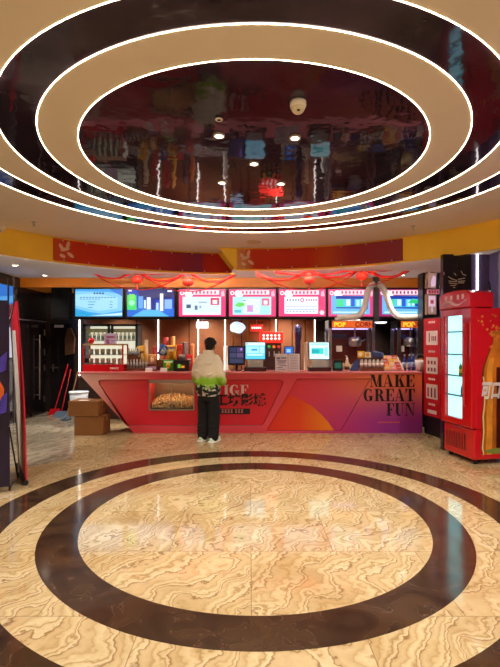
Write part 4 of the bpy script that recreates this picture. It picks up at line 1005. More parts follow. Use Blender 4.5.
def hose(pxs, dd, label):
    pts = smooth([P(x, y, q) for (x, y), q in zip(pxs, dd)], 10)
    t = thing('suction_hose', label, 'hose', pts[0])
    o = pts[0]; b = MB(); fine = []
    b.tube([p - o for p in pts], [.057 + .004 * (i % 2) for i in range(len(pts))], 12); b.build('tube', m_hose, t)
    b = MB(); b.tube([pts[0] - o, pts[0] - o - Vector((0, 0, .05))], .068, 12); b.build('end_collar', m_hose, t)
hose([(338, 317.5), (343, 317), (352, 316.8), (359, 315), (363.5, 309), (366, 300), (368, 291), (371.5, 285.5), (375, 284)], [9.12, 9.06, 9.05, 9.05, 9.05, 9.04, 9.02, 9.0, 8.99], 'white ribbed hose bending down left of the black post')
hose([(424, 316), (417, 317), (404, 317.2), (397, 316), (391.5, 310), (388, 301), (385, 292), (381, 286), (377.5, 284)], [9.1, 9.06, 9.05, 9.05, 9.05, 9.04, 9.02, 9.0, 8.99], 'white ribbed hose bending down right of the black post')
# drinks dispenser with its red header
d = 9.4; t = thing('drink_dispenser', 'drink dispenser with a lit red header between the two tills', 'dispenser', (PX(271.5, d), d, BZ))
b = MB(); b.box(-.2, .2, 0, .4, 0, .68); b.build('body', M('steel_dark', '#5a4a48', .35, .6), t, bevel=.01)
b = MB(); b.box(-.24, .24, -.05, .35, .68, .91); b.build('header', M('lit_red_header', '#e0281c', .4, emit=.9), t, bevel=.01)
b = MB(); random.seed(9)
for k in range(5):
    x = -.19 + k * .08
    b.box(x, x + .055, -.055, -.051, .76, .775); b.box(x + .02, x + .035, -.055, -.051, .74, .86); b.box(x, x + .05, -.055, -.051, .83, .845)
b.build('header_marks', M('lit_white', '#fff2e8', .4, emit=1.2), t)
for k, c in enumerate(('#d8a030', '#2a9a4a', '#e07a2a', '#c83030')):
    b = MB(); b.lathe([(.001, 0), (.033, 0), (.033, .01), (.001, .01)], 14); o = b.build('flavour_button', M('btn_' + c, c, .3, emit=.4), t, (-.15 + k * .1, -.001, .6), (PI / 2, 0, 0))
    b = MB(); b.tube([(-.15 + k * .1, -.02, .5), (-.15 + k * .1, -.06, .46), (-.15 + k * .1, -.06, .4)], .014, 8); b.build('nozzle', m_chrome, t)
b = MB(); b.box(-.18, .18, -.09, 0, .06, .1); b.build('drip_tray', m_chrome, t)
# tall cup tube beside it
t = thing('cup_dispenser', 'tall blue tinted cup tube right of the drink dispenser', 'cup holder', (PX(298, 9.5), 9.5, BZ))
b = MB(); b.lathe([(.001, 0), (.06, 0), (.06, .75), (.075, .8), (.075, .98), (.05, 1.05), (.001, 1.05)], 20); b.build('tube', M('blue_steel', '#5b5f96', .2, .8), t)
b = MB(); b.lathe([(.001, 0), (.09, 0), (.09, .02), (.001, .02)], 20); b.build('foot', m_chrome, t)
# cloud shaped and small red lit signs on the mirror
def wall_sign(name, label, px0, px1, py0, py1, d, m, shape='oval', extra=None):
    x, z = PX((px0 + px1) / 2, d), PZ((py0 + py1) / 2, d); w, h = PX(px1, d) - PX(px0, d), PZ(py0, d) - PZ(py1, d)
    t = thing(name, label, 'sign', (x, d, z))
    b = MB()
    if shape == 'oval': b.fill([[(w / 2 * math.cos(a) * (1 + .06 * math.cos(5 * a)), h / 2 * math.sin(a) * (1 + .08 * math.sin(4 * a))) for a in [2 * PI * k / 40 for k in range(40)]]], .03, lambda u, v, q: (u, q, v), bevel=.004)
    else: b.box(-w / 2, w / 2, -.015, .015, -h / 2, h / 2)
    b.build('panel', m, t)
    if extra:
        b = MB(); extra(b, w, h); b.build('marks', M('lit_white'), t)
    b = MB(); b.tube([(0, 0.005, h / 2 - .005), (0, .005, 2.72 - z)], .004, 5); b.build('hanger', m_chrome, t)
wall_sign('cloud_sign', 'pale blue cloud shaped lit sign hanging above the dark monitor', 230, 245, 322, 333, 9.9, M('cloud_lit', '#bcd4f4', .4, emit=.8))
wall_sign('hanging_panel', 'small red lit sign hanging right of the cloud sign', 250.5, 263, 324.5, 331.5, 9.9, M('sign_red_lit', '#c83028', .4, emit=.5), 'box', lambda b, w, h: [b.box(-w * .4 + k * w * .16, -w * .4 + k * w * .16 + w * .1, -.0175, -.015, -h * .1, h * .15) for k in range(5)])
wall_sign('hanging_panel', 'white glowing panel imitating a reflection of the screens above the head of the customer', 196.5, 208, 322, 328, 9.95, M('screen_reflection_white', '#e8ecff', .4, emit=.9), 'box', None)  # reflection of the screens in the mirror, made as a glowing panel
# cups, jars and packs on the back counter
def cupstack(px, h, r, m, label, name='cup_stack', d=9.5):
    b = MB(); n = max(2, int(h / .03)); pr = [(.001, 0)]
    for k in range(n): pr += [(r * .86, k * h / n), (r, (k + .85) * h / n)]
    pr.append((.001, h)); b.lathe(pr, 14); o = b.build(name, m, None, (PX(px, d), d, BZ)); tag(o, label, 'cups'); return o
m_cup = M('paper_cup', '#d4b49a', .6); m_cupr = M('red_cup', '#b82820', .5)
cupstack(146, .75, .05, m_cup, 'tall stack of tan paper cups behind the golden snack bag')
cupstack(155, .6, .055, m_cupr, 'stack of red paper cups behind the orange snack bag')
cupstack(166, .8, .06, m_cupr, 'tall stack of red cups behind the blue snack bag')
cupstack(173, .82, .05, M('amber_cup', '#c07a2a', .5), 'tall stack of amber cups behind the yellow snack bag')
cupstack(185, .7, .06, M('brown_cup', '#4a2c30', .5), 'stack of dark brown cups left of the customer')
cupstack(192, .66, .05, M('orange_cup', '#d0703a', .5), 'stack of orange cups beside the customer')
cupstack(226, .62, .05, m_paper, 'stack of white cups right of the customer')
cupstack(306, .7, .05, m_cup, 'stack of tan cups between the blue tube and the mint till')
cupstack(323, .55, .045, m_paper, 'stack of white cups behind the mint till')

# ================================================================== RIGHT SIDE
TH = math.atan2(-.63, .122)
kz = thing('poster_cabinet', 'red poster cabinet on a black base between the counter and the fridge', 'cabinet', (3.10, 7.72, 0), TH)
kw = .255
b = MB(); b.box(-kw, kw, .02, .34, 0, .32); b.build('base', m_black, kz)
b = MB(); b.box(-kw, kw, .01, .34, .32, 2.02); b.build('body', M('dark_cabinet_side', '#2a2024', .4), kz)
b = MB(); b.box(-kw + .01, kw - .01, -.005, .01, .33, 2.0); pn = b.build('poster_panel', M('matte_red', '#c41624', .4), kz)
def kbox(y0, y1, x0=-.16, x1=.17): return (x0, x1, -.0075, -.005, y0, y1)
b = MB()
for k_ in (kbox(1.55, 1.79), kbox(1.06, 1.34), kbox(.63, .88), kbox(.38, .44, -.12, .14)):
    b = MB(); b.box(*k_); b.build('white_field', M('poster_white', '#e2d6d8', .6), kz)
for a in [(.0 + k * .05, .03 + k * .05, 1.62, 1.7) for k in range(3)] + [(-.08, -.05, 1.6, 1.76)] + [(-.11 + k * .09, -.06 + k * .09, 1.1 + r_ * .12, 1.16 + r_ * .12) for r_ in range(2) for k in range(3)] + [(-.12 + k * .1, -.08 + k * .1, .66, .82) for k in range(3)]:
    b = MB(); b.box(a[0], a[1], -.009, -.0075, a[2], a[3]); b.build('icon', M('poster_dark', '#8a3040', .6), kz)
b = MB()
for z in (1.92, 1.42, .95, .52):
    for k in range(4): b.box(-.09 + k * .05, -.055 + k * .05, -.0075, -.005, z, z + .035)
b.build('poster_marks', M('poster_white'), kz)
# menu boxes mounted on the dark pier
def pier_box(px, py0, py1, pxw, label, rz, prints, dd=8.42, roll=0.):
    x = PX(px, dd); z0, z1 = PZ(py1, dd), PZ(py0, dd); w = pxw / F * dd
    t = thing('menu_board', label, 'board', (x, dd, z0), rz); t.rotation_euler = (0, roll, rz)
    b = MB(); b.box(-w / 2, w / 2, -.03, .03, 0, z1 - z0); b.build('frame', M('tan_frame', '#8a6a58', .5), t, bevel=.004)
    h = z1 - z0; b = MB(); mats = []
    for i, (m, pl) in enumerate(prints):
        if m not in mats: mats.append(m)
        b.quad([(-w / 2 + .015 + u * (w - .03), -.031 - .0007 * i, .015 + v * (h - .03)) for u, v in pl], mats.index(m))
    b.build('menu_face', mats, t)
    b = MB(); b.tube([(0, .03, h * .6), (.02, .1, h * .6)], .012, 6); b.build('bracket', m_black, t)
mA, mB_, mC = M('menu_tan', '#b28f84', .5, emit=.25), M('menu_lilac', '#d4b4cc', .5, emit=.45), M('menu_rose', '#c8566a', .5, emit=.2)
pier_box(430.5, 266, 289, 11.5, 'tan framed menu board on the dark pier, upper of two', .35, [(mA, R(0, 1, 0, 1)), (mB_, [(.4, .05), (.95, .1), (.95, .55), (.6, .6), (.35, .3)]), (M('menu_brown', '#7a5a50', .5), R(.2, .8, .7, .78))], roll=.06)
pier_box(430.8, 294.5, 315, 12, 'tan framed menu board on the dark pier, lower of two', .35, [(mA, R(0, 1, 0, 1)), (mB_, R(.1, .9, .4, .95)), (mC, R(.3, .7, .55, .75)), (mB_, circle(.5, .25, .1))])
wx = PX(434, 8.45); t = thing('pink_sign', 'small pink lettered strip between the two tan menu boards', 'sign', (wx, 8.45, PZ(294, 8.45)))
b = MB(); b.box(-.12, .1, -.01, .04, 0, .085); b.build('strip', M('pink_strip', '#c8788a', .5, emit=.2), t)
b = MB()
for k in range(4): b.box(-.1 + k * .05, -.07 + k * .05, -.0115, -.01, .02, .065)
b.build('strip_marks', M('deep_rose', '#a01c34', .5), t)
pw = P(490.5, 284, YW)
t = thing('wall_twin_shape', 'small black twin shape with white tips on the plum wall', 'wall light', (pw.x, YW - .004, pw.z))  # two black tapers with white tips on a small bar
b = MB(); b.box(-.05, .05, -.02, 0, .0, .03); b.build('bracket', m_black, t)
for x in (-.025, .03):
    b = MB(); b.lathe([(.001, .01), (.006, .01), (.02, -.1), (.001, -.1)], 10, (x, -.025, 0)); b.build('fitting', m_black, t)
    b = MB(); b.lathe([(.001, -.101), (.018, -.101), (.018, -.118), (.001, -.118)], 10, (x, -.025, 0)); b.build('tip', m_paper, t)

# big drinks fridge
fr = thing('drinks_fridge', 'tall glossy red drinks fridge with lit glass door and bottle picture', 'fridge', (2.816, 6.185, 0), TH)
fw = .32; fd = .62
m_fred = M('fridge_red', '#c9101a', .22, var=.04, coat=.5); m_dred = M('fridge_seam', '#4a0810', .5)
b = MB(); b.box(-fw, fw, .03, fd, .06, .46); b.build('lower_body', m_fred, fr, bevel=.02)
b = MB(); b.box(-fw, fw, .06, fd, .46, 2.05); b.box(-fw, -fw + .03, .03, .07, .46, 2.05); b.build('cabinet', m_fred, fr, bevel=.012)
b = MB()   # rounded door frame with an opening
gx0, gx1, gz0, gz1 = -.25, .15, .56, 1.97
b.fill([[(-fw, .49), (fw, .49), (fw, 2.04), (-fw, 2.04)], [(gx0, gz0), (gx1, gz0), (gx1, gz1), (gx0, gz1)]], .075, lambda u, v, w: (u, .02 + w, v), bevel=.012); dr = b.build('door', m_fred, fr)
b = MB(); b.box(gx0 - .005, gx1 + .005, -.005, .001, gz0, gz1); b.build('pane', m_glass, dr)
b = MB(); b.tube([(.225, -.03, .75), (.225, -.045, .8), (.225, -.045, 1.8), (.225, -.03, 1.85)], .014, 8); b.build('handle', m_fred, dr)
b = MB(); b.box(gx0, gx1, .044, .05, gz0, gz1); b.build('lit_liner', M('cool_lit_liner', '#b8eef2', .5, emit=1.15, ecol='#96eaf2', var=.02), fr)
for z in (.86, 1.13, 1.42, 1.73):
    b = MB(); b.box(gx0 + .03, gx1, .005, .043, z, z + .018); b.build('shelf', M('shelf_wire', '#5a7a84', .4), fr)
b = MB(); b.fill([[(-fw - .005, 2.07), (fw + .005, 2.07), (fw + .005, 2.235), (.2, 2.275), (0, 2.29), (-.2, 2.275), (-fw - .005, 2.235)]], .34, lambda u, v, w: (u, .135 + w, v), bevel=.014); hd = b.build('header', m_fred, fr)
b = MB()   # pale ribbon device printed on the header, partly in glare
b.quad([(-.24 + .5 * k / 12, -.0365, 2.14 + .03 * math.sin(k * .6)) for k in range(13)] + [(.26 - .5 * k / 12, -.0365, 2.115 + .03 * math.sin((12 - k) * .6 + .4)) for k in range(13)])
for x in (-.2, -.08, .06, .16): b.box(x, x + .05, -.037, -.0365, 2.17, 2.235)
b.build('header_print', M('pale_pink_print', '#f0c0cc', .3), hd)
b = MB(); b.box(-fw + .01, fw - .01, .0, .3, 2.045, 2.07); b.build('header_gap', m_dred, fr)
b = MB()
for k in range(8): x = -.26 + k * .055; b.box(x, x + .022, .027, .032, .15, .36 + .02 * (k % 2))
b.build('vent_slots', m_dred, fr)
for x in (-.26, .26):
    for y in (.1, .55): b = MB(); b.lathe([(.001, 0), (.03, 0), (.03, .06), (.001, .06)], 12, (x, y, 0)); b.build('foot', m_black, fr)
# bottle picture on the side that faces the hall: side plane x = fw, across = y
def side(i): return lambda u, v: (fw + .0008 + .0006 * i, u, v)
def sidefill(name, pl, m, i): b = MB(); b.fill([pl], .0004, lambda u, v, w: (fw + .0012 + .0006 * i + w, u, v)); return b.build(name, m, fr)
prof = [(0, .13), (.02, .125), (.08, .135), (.3, .125), (.5, .13), (.68, .118), (.86, .118), (1.02, .128), (1.14, .12), (1.26, .095), (1.38, .07), (1.46, .052), (1.56, .045), (1.58, .05), (1.62, .05)]
cyb = .405; z0b = .13; kx = 1.85
def outl(s=1., zmin=0, zmax=9): return [(cyb + r * kx * s, z0b + z) for z, r in prof if zmin <= z <= zmax] + [(cyb - r * kx * s, z0b + z) for z, r in prof[::-1] if zmin <= z <= zmax]
sidefill('bottle_print', outl(1.12), M('print_dark_amber', '#6a2a10', .3), 0)
sidefill('bottle_print', outl(1.0), M('print_amber', '#b8641a', .3, var=.35, scale=5), 1)
sidefill('bottle_print', [(cyb - r * kx * .82, z0b + z) for z, r in prof if z < 1.3] + [(cyb - r * kx * .45, z0b + z) for z, r in prof[::-1] if z < 1.3], M('print_gold', '#dd8f2e', .3, var=.2, scale=6), 2)
sidefill('bottle_print', [(cyb - r * kx * .2, z0b + z) for z, r in prof if .06 < z < 1.2] + [(cyb + r * kx * .55, z0b + z) for z, r in prof[::-1] if .06 < z < 1.2], M('print_brown', '#4a1408', .3, var=.3, scale=5), 3)
sidefill('bottle_print', [(cyb + .12 * kx * .95 * math.cos(a), z0b + .045 + .035 * math.sin(a)) for a in [2 * PI * k / 24 for k in range(24)]], M('print_green_glass', '#7d8a3a', .3), 4)
sidefill('bottle_print', [(cyb - r * kx * 1.06, z0b + z) for z, r in prof if z < 1.1] + [(cyb - r * kx * .97, z0b + z) for z, r in prof[::-1] if z < 1.1], M('print_highlight', '#e8c27a', .3), 4)
b = MB(); random.seed(6)
for k in range(40):
    y, z = random.gauss(cyb - .05, .12), z0b + 1.6 + random.gauss(.05, .14)
    if .03 < y < fd - .04 and z < 1.98:
        r_ = random.uniform(.008, .022); b.quad([(fw + .0055, y + r_ * math.cos(a), z + r_ * math.sin(a)) for a in [2 * PI * q / 8 for q in range(8)]])
b.build('splash_print', M('print_splash', '#d87a30', .3), fr)
b = MB(); b.text('可口可乐', .235, lambda u, v, w: (fw + .0062 + abs(w), .12 + u, .885 + v), .0006, bold=.012, shear=.25, sx=.62); b.build('side_lettering', M('side_letter_white', '#fffafa', .5), fr)
# a few drinks left on the shelves
pb5 = bottle_proto(.17, .022, M('green_drink', '#58b048', .2), m_cap, M('yellow_label', '#d8d040', .5))
R3 = Matrix.Rotation(TH, 3, 'Z')
def infridge(x, z): return Vector((2.816, 6.185, 0)) + R3 @ Vector((x, .024, z))
row(pb5, [infridge(.055, 1.1485), infridge(.1, 1.1485)], ['green bottle with a yellow label in the fridge, %s' % s for s in ('left one of the pair', 'right one of the pair')], 'green bottles in the fridge')
pb6 = bottle_proto(.15, .02, M('teal_drink', '#4a9ab0', .2), m_cap, M('teal_label', '#2a6a8a', .5))
row(pb6, [infridge(.09, .8785)], ['teal bottle on the lowest wire shelf of the fridge'], 'teal bottle in the fridge')

# ================================================================== DARK LEFT CORNER
m_card = M('cardboard', '#8a5a2c', .8, var=.08, scale=6); m_tape = M('brown_tape', '#a87a44', .35)
def carton(label, px0, px1, y, z, h, dep, rz, paper=False):
    x0, x1 = PX(px0, y), PX(px1, y); w = (x1 - x0) / 2
    t = thing('cardboard_box', label, 'box', ((x0 + x1) / 2, y + dep / 2, z), rz)
    b = MB(); b.box(-w, w, -dep / 2, dep / 2, 0, h); b.build('carton', m_card, t, bevel=.006)
    b = MB(); b.box(-w - .001, w + .001, -.03, .03, h - .0005, h + .0015); b.box(w, w + .0015, -.03, .03, h - .1, h); b.box(-w - .0015, -w, -.03, .03, h - .1, h); b.build('tape', m_tape, t)
    b = MB(); b.box(-w + .01, w - .01, -dep / 2 - .001, -dep / 2 + .001, h - .006, h - .003); b.build('flap_seam', M('dark_card', '#4a2c14', .8), t)
    if paper: b = MB(); b.box(-.12, .06, -dep / 2 + .06, -dep / 2 + .17, h + .001, h + .0025); b.build('shipping_label', m_paper, t)
carton('brown cardboard box on the floor beside the counter, lower of the stack', 74, 103, 7.75, 0, .325, .42, .02)
carton('brown cardboard box with a white label, upper of the stack', 68.5, 99, 7.74, .327, .26, .42, -.06, True)
# broom and bins behind
t = thing('broom', 'red broom with a long red handle leaning on the dark wall', 'broom', (PX(55, 10.0), 10.0, 0))
b = MB(); b.add([(-.14, -.06, .0), (.14, -.06, 0), (.14, .06, 0), (-.14, .06, 0), (-.09, -.03, .13), (.1, -.03, .13), (.1, .03, .13), (-.09, .03, .13)], [(0, 3, 2, 1), (4, 5, 6, 7), (0, 1, 5, 4), (1, 2, 6, 5), (2, 3, 7, 6), (3, 0, 4, 7)]); b.build('brush_head', m_red, t, bevel=.012)
b = MB(); b.tube([(0, 0, .12), (.17, .3, 1.1)], .014, 8); b.build('handle', m_red, t)
t = thing('dustpan', 'red and blue long handled dustpan beside the broom', 'dustpan', (PX(61.5, 9.75), 9.75, 0))
b = MB(); b.add([(-.15, -.1, .002), (.13, -.1, .002), (.13, .1, .002), (-.15, .1, .002), (-.13, .02, .1), (.11, .02, .1), (.11, .1, .1), (-.13, .1, .1)], [(0, 3, 2, 1), (4, 5, 6, 7), (0, 1, 5, 4), (1, 2, 6, 5), (2, 3, 7, 6), (3, 0, 4, 7)]); b.build('pan', M('blue_grey_plastic', '#52667e', .5), t)
b = MB(); b.tube([(-.03, .08, .08), (-.0, .5, .98)], .012, 8); b.build('handle', m_red, t)
t = thing('mop_bucket', 'pale bucket standing behind the cardboard boxes', 'bucket', (PX(79, 8.95), 8.95, 0))
b = MB(); b.lathe([(.001, 0), (.13, 0), (.18, .62), (.17, .62), (.12, .02), (.001, .02)], 20); b.build('pail', M('pale_plastic', '#c4ccd4', .5), t)
b = MB(); b.lathe([(.181, .59), (.19, .59), (.19, .625), (.181, .625)], 20); b.build('rim', M('pale_plastic'), t)
t = thing('mop', 'wooden handled mop leaning over the pale bucket', 'mop', (PX(67, 9.3), 9.3, 0))
b = MB(); b.tube([(0, 0, .1), (.3, -.2, 1.0)], .013, 8); b.build('handle', M('mop_wood', '#a8744a', .6), t)
b = MB(); random.seed(12)
for k in range(16):
    a = 2 * PI * k / 16; b.tube([(0, 0, .14), (.06 * math.cos(a), .06 * math.sin(a), .06), (.12 * math.cos(a), .12 * math.sin(a), .012)], .012, 5)
b.build('strands', M('mop_strands', '#6a7888', .9), t)
t = thing('hanging_bag', 'tan bag hanging on the dark back wall beside the light strip', 'bag', (PX(69, 10.25), 10.29, 1.3))
b = MB(); b.add([(-.1, -.03, 0), (.1, -.03, .04), (.12, -.04, .4), (.03, -.02, .62), (-.05, -.02, .62), (-.1, -.04, .38)] + [(-.1, .05, 0), (.1, .05, .04), (.12, .06, .4), (.03, .05, .62), (-.05, .05, .62), (-.1, .06, .38)], [(5, 4, 3, 2, 1, 0), (6, 7, 8, 9, 10, 11)] + [(i, (i + 1) % 6, (i + 1) % 6 + 6, i + 6) for i in range(6)]); b.build('sack', M('tan_canvas', '#553722', .85, var=.3), t, bevel=.012)
b = MB(); b.tube([(-.03, 0, .6), (0, .03, .74), (.02, 0, .6)], .008, 6); b.build('strap', M('dark_strap', '#2a1c16', .8), t)
# lit poster on the left wall
t = thing('lit_poster', 'lit blue and white poster on the dark left wall behind the banners', 'poster', (XL, 8.35, 1.28))
b = MB(); b.box(.013, .05, -.5, .5, 0, 1.42); b.build('light_box', m_black, t)
def lp(pl, i): return [(.0505 + .0006 * i, u, v) for u, v in pl]
mats = [S('#e6e2ee', .55), S('#2f7ad8', .7), S('#58a8ee', .7), S('#ffffff', .6), S('#1a54b0', .7)]
b = MB(); b.quad(lp([(-.48, .02), (.48, .02), (.48, 1.4), (-.48, 1.4)], 0), 0); b.quad(lp([(-.48, .66), (.48, .74), (.48, 1.4), (-.48, 1.4)], 1), 1); b.quad(lp([(-.48, .9), (.48, 1.1), (.48, 1.22), (-.48, 1.1)], 2), 2); b.quad(lp([(-.48, .7), (.48, .78), (.48, .82), (-.48, .76)], 3), 3); b.quad(lp([(-.2, .62), (.48, .6), (.48, .7), (-.2, .68)], 4), 4)
b.build('picture', mats, t)
# purple standing poster, nearest at the left edge
pa, pb_ = Vector((-2.56, 4.83)), Vector((-3.0, 5.05))
ang = math.atan2(4.83 - 4.55, -2.56 + 3.3)
t = thing('poster_stand', 'dark violet standing poster with an orange glow at the left edge of the view', 'poster stand', (-2.56, 4.83, 0), ang)
b = MB(); b.add([(-.8, 0, .06), (0, 0, .06), (-.02, .09, 2.05), (-.82, .09, 2.05), (-.8, .012, .06), (0, .012, .06), (-.02, .102, 2.05), (-.82, .102, 2.05)], [(0, 1, 2, 3), (5, 4, 7, 6), (0, 4, 5, 1), (3, 2, 6, 7), (0, 3, 7, 4), (1, 5, 6, 2)]); b.build('poster_sheet', M('violet_print', '#1c1430', .35, var=.5, scale=2), t)
def fp(u, v, i=1): return (u - .02 * (v - .06) / 1.99, .09 * (v - .06) / 1.99 - .002 - .001 * i, v)
b = MB(); b.quad([fp(u, v) for u, v in [(-.5, .75), (-.12, .78), (-.06, .9), (-.05, 1.1), (-.12, 1.25), (-.3, 1.3), (-.5, 1.2)]]); b.build('glow_print', M('orange_print', '#c4561e', .4, var=.4, scale=5), t)
b = MB(); b.quad([fp(u, v, 2) for u, v in [(-.12, .82), (-.03, .85), (-.02, 1.06), (-.07, 1.02), (-.1, .95)]]); b.build('glow_print', M('blue_violet_print', '#4436a0', .4, var=.3), t); b = MB(); b.quad([fp(u, v, 2) for u, v in [(-.16, 1.24), (-.03, 1.3), (-.02, 1.5), (-.1, 1.42)]]); b.build('glow_print', M('blue_violet_print', '#4436a0', .4, var=.3), t)
for rod in ([(-.01, .03, .02), (-.01, .35, .012)], [(-.01, .012, .08), (-.01, .07, .0)], [(-.01, .01, .7), (.02, .5, .011)], [(-.79, .03, .02), (-.79, .35, .012)], [(-.03, .115, 1.8), (-.03, .115, 2.3)], [(-.03, .115, 1.75), (.02, .4, 2.2)]):
    b = MB(); b.tube(rod, .009, 6); b.build('frame_rod', m_black, t)
# red roll banner seen nearly edge on
t = thing('pull_up_banner', 'tall red pull up banner seen almost edge on, behind the violet poster', 'banner', (-2.5, 5.05, 0), 0)
n = 20; vs = []; fs = []
for i in range(n + 1):
    v = i / n; z = .06 + v * 2.0; lean = -.115 * v + .02 * math.sin(PI * v)
    for wv in (0, 1):
        for th in (0, 1):
            x = lean - (.47 + .02 * v) * wv + .0; y = .02 * v + .75 * wv; vs.append((x + th * .012, y + th * .008, z))
for i in range(n):
    o = 4 * i
    for p, q in ((0, 1), (1, 3), (3, 2), (2, 0)): fs.append((o + p, o + q, o + 4 + q, o + 4 + p))
fs += [(0, 2, 3, 1), (4 * n, 4 * n + 1, 4 * n + 3, 4 * n + 2)]
b = MB(); b.add(vs, fs); b.build('banner_sheet', M('banner_red', '#c81830', .5, var=.08), t)
def bn(u, v, e=.0): return (-.115 * v + .02 * math.sin(PI * v) - (.47 + .02 * v) * u - .003 - e, .02 * v + .75 * u - .002 + e * .3, .06 + v * 2.0)
b = MB(); N2 = 14
for i in range(N2):
    v0, v1 = .02 + .82 * i / N2, .02 + .82 * (i + 1) / N2
    b.quad([bn(.36, v0, .0), bn(1.0, v0, .0), bn(1.0, v1, .0), bn(.36, v1, .0)])
b.build('pale_print', M('banner_grey_print', '#ece2dc', .6, var=.15, scale=6), t)
b = MB(); b.tube([(.0, .0, .03), (-.47, .75, .03)], .03, 8); b.build('base_rail', m_black, t)
b = MB(); b.tube([(-.26, .37, .04), (-.38, .39, 2.05)], .01, 6); b.build('pole', m_chrome, t)

# ================================================================== THE CUSTOMER
pr = thing('person', 'person with back turned at the counter in a cream and lime jacket and black trousers', 'person', (PX(208.5, 7.3), 7.3, 0), math.radians(-27))
m_skin = M('skin', '#c98f70', .55, var=.05); m_hair = M('black_hair', '#0d0a0a', .5, var=.3, scale=60)
def chain(mb, pts, rs, n=14, sx=1., sy=1.):
    mb.tube(smooth(pts, 5), [v.x for v in smooth([(r, 0, 0) for r in rs], 5)], n, sx=sx, sy=sy)
    for p, r in ((pts[0], rs[0]), (pts[-1], rs[-1])): mb.ell(p, (r * .98,) * 3, 12, 8)
HD = Vector((.012, .055, 1.545))
hand_c = {1: Vector((.1, .3, 1.09)), -1: Vector((-.07, .31, 1.1))}
b = MB()
b.ell(HD + Vector((0, -.005, .012)), (.074, .09, .098), 20, 14)                    # skull
b.ell(HD + Vector((0, .035, -.045)), (.056, .055, .066), 16, 12)                   # jaw
b.tube([HD + Vector((0, .085, .005)), HD + Vector((0, .105, -.03)), HD + Vector((0, .088, -.036))], [.008, .014, .01], 8)   # nose
for s in (-1, 1):
    b.ell(HD + Vector((s * .074, -.005, -.01)), (.012, .022, .034), 10, 8)         # ears
    b.ell(HD + Vector((s * .03, .078, .008)), (.016, .012, .01), 8, 6)
b.ell(HD + Vector((0, .084, -.062)), (.024, .012, .011), 10, 6)                    # lips
chain(b, [(0, -.005, 1.3), (0, .005, 1.42), (.005, .03, 1.5)], [.06, .054, .056])
chain(b, [(0, 0, .9), (0, .0, 1.1), (0, -.01, 1.3)], [.13, .13, .13], sx=1.15, sy=.8)
for s in (-1, 1):
    h = hand_c[s]
    chain(b, [(s * .16, 0, 1.33), (s * .205, -.01, 1.07), tuple(h + Vector((s * .02, -.1, -.03))), tuple(h)], [.055, .045, .032, .026])
    chain(b, [(s * .09, 0, .88), (s * .1, .01, .5), (s * .1, -.01, .09)], [.085, .06, .045])
    b.ell(tuple(h + Vector((-s * .012, .045, .004))), (.038, .045, .018), 12, 8)   # palm
    for k in range(4):                                                             # fingers, gently curled
        L_ = (.062, .074, .07, .054)[k]; fx = h.x - s * .012 + (k - 1.5) * .0185
        chain(b, [(fx, h.y + .075, h.z + .004), (fx, h.y + .08 + L_ * .5, h.z), (fx - s * .004, h.y + .08 + L_ * .75, h.z - .024), (fx - s * .006, h.y + .08 + L_ * .62, h.z - .042)], [.0095, .009, .0085, .008], 8)
    tx = h.x - s * .045
    chain(b, [(h.x - s * .03, h.y + .02, h.z), (tx - s * .018, h.y + .05, h.z + .002), (tx - s * .018, h.y + .085, h.z - .008)], [.013, .0105, .009], 8)
remesh(b, 'body', m_skin, pr, .0065, 3)
b = MB()                                                                           # hair: cap with fringe and nape
b.ell(HD + Vector((0, -.018, .028)), (.086, .098, .1), 22, 16)
b.ell(HD + Vector((0, -.06, -.03)), (.068, .045, .07), 16, 10)
random.seed(21)
for k in range(70):
    a = random.uniform(-PI, PI); e = random.uniform(.1, 1.4)
    p = HD + Vector((.084 * math.cos(a) * math.cos(e), -.018 + .096 * math.sin(a) * math.cos(e), .03 + .098 * math.sin(e)))
    if p.y > HD.y + .06 and p.z < HD.z + .05: continue
    q = p + Vector((math.cos(a) * .012, math.sin(a) * .012 - .004, -.03)); b.tube([p, (p + q) / 2 + (p - HD) * .08, q], [.014, .012, .004], 6)
o = remesh(b, 'hair', m_hair, pr, .007, 3)
bm = bmesh.new(); bm.from_mesh(o.data)                                             # clear the face
bmesh.ops.delete(bm, geom=[v for v in bm.verts if v.co.y > HD.y + .045 and v.co.z < HD.z + .035], context='VERTS'); bm.to_mesh(o.data); bm.free()
b = MB()
for s in (-1, 1): b.ell(HD + Vector((s * .03, .088, .009)), (.009, .005, .006), 8, 6)
b.build('eyes', m_hair, pr)
# jacket: trunk, collar and sleeves grown into one cloth
b = MB(); nn = 26
def trunk(rows):
    vs = []; fs = []
    for z, rx, ry, cy in rows:
        for k in range(nn):
            a = 2 * PI * k / nn; c, s = math.cos(a), math.sin(a)
            vs.append((rx * abs(c) ** .8 * (1 if c > 0 else -1), cy + ry * abs(s) ** .8 * (1 if s > 0 else -1), z))
    for i in range(len(rows) - 1):
        for k in range(nn): a, d = i * nn + k, i * nn + (k + 1) % nn; fs.append((a, d, d + nn, a + nn))
    fs += [tuple(range(nn))[::-1], tuple(range((len(rows) - 1) * nn, len(rows) * nn))]
    b.add(vs, fs)
trunk([(.735, .178, .135, .0), (.765, .185, .14, .0), (.79, .2, .155, 0), (.9, .205, .165, -.01), (1.02, .2, .165, -.015), (1.15, .198, .165, -.02), (1.26, .198, .158, -.025), (1.33, .185, .14, -.02), (1.385, .14, .11, -.01), (1.42, .09, .085, .0), (1.47, .082, .082, .008)])
for s in (-1, 1):
    h = hand_c[s]
    chain(b, [(s * .135, -.01, 1.33), (s * .185, -.02, 1.24), (s * .22, -.02, 1.06), (s * .215, .07, .97), tuple(h + Vector((s * .03, -.1, -.04))), tuple(h + Vector((s * .01, -.015, -.005)))], [.08, .082, .078, .074, .062, .046], 16)
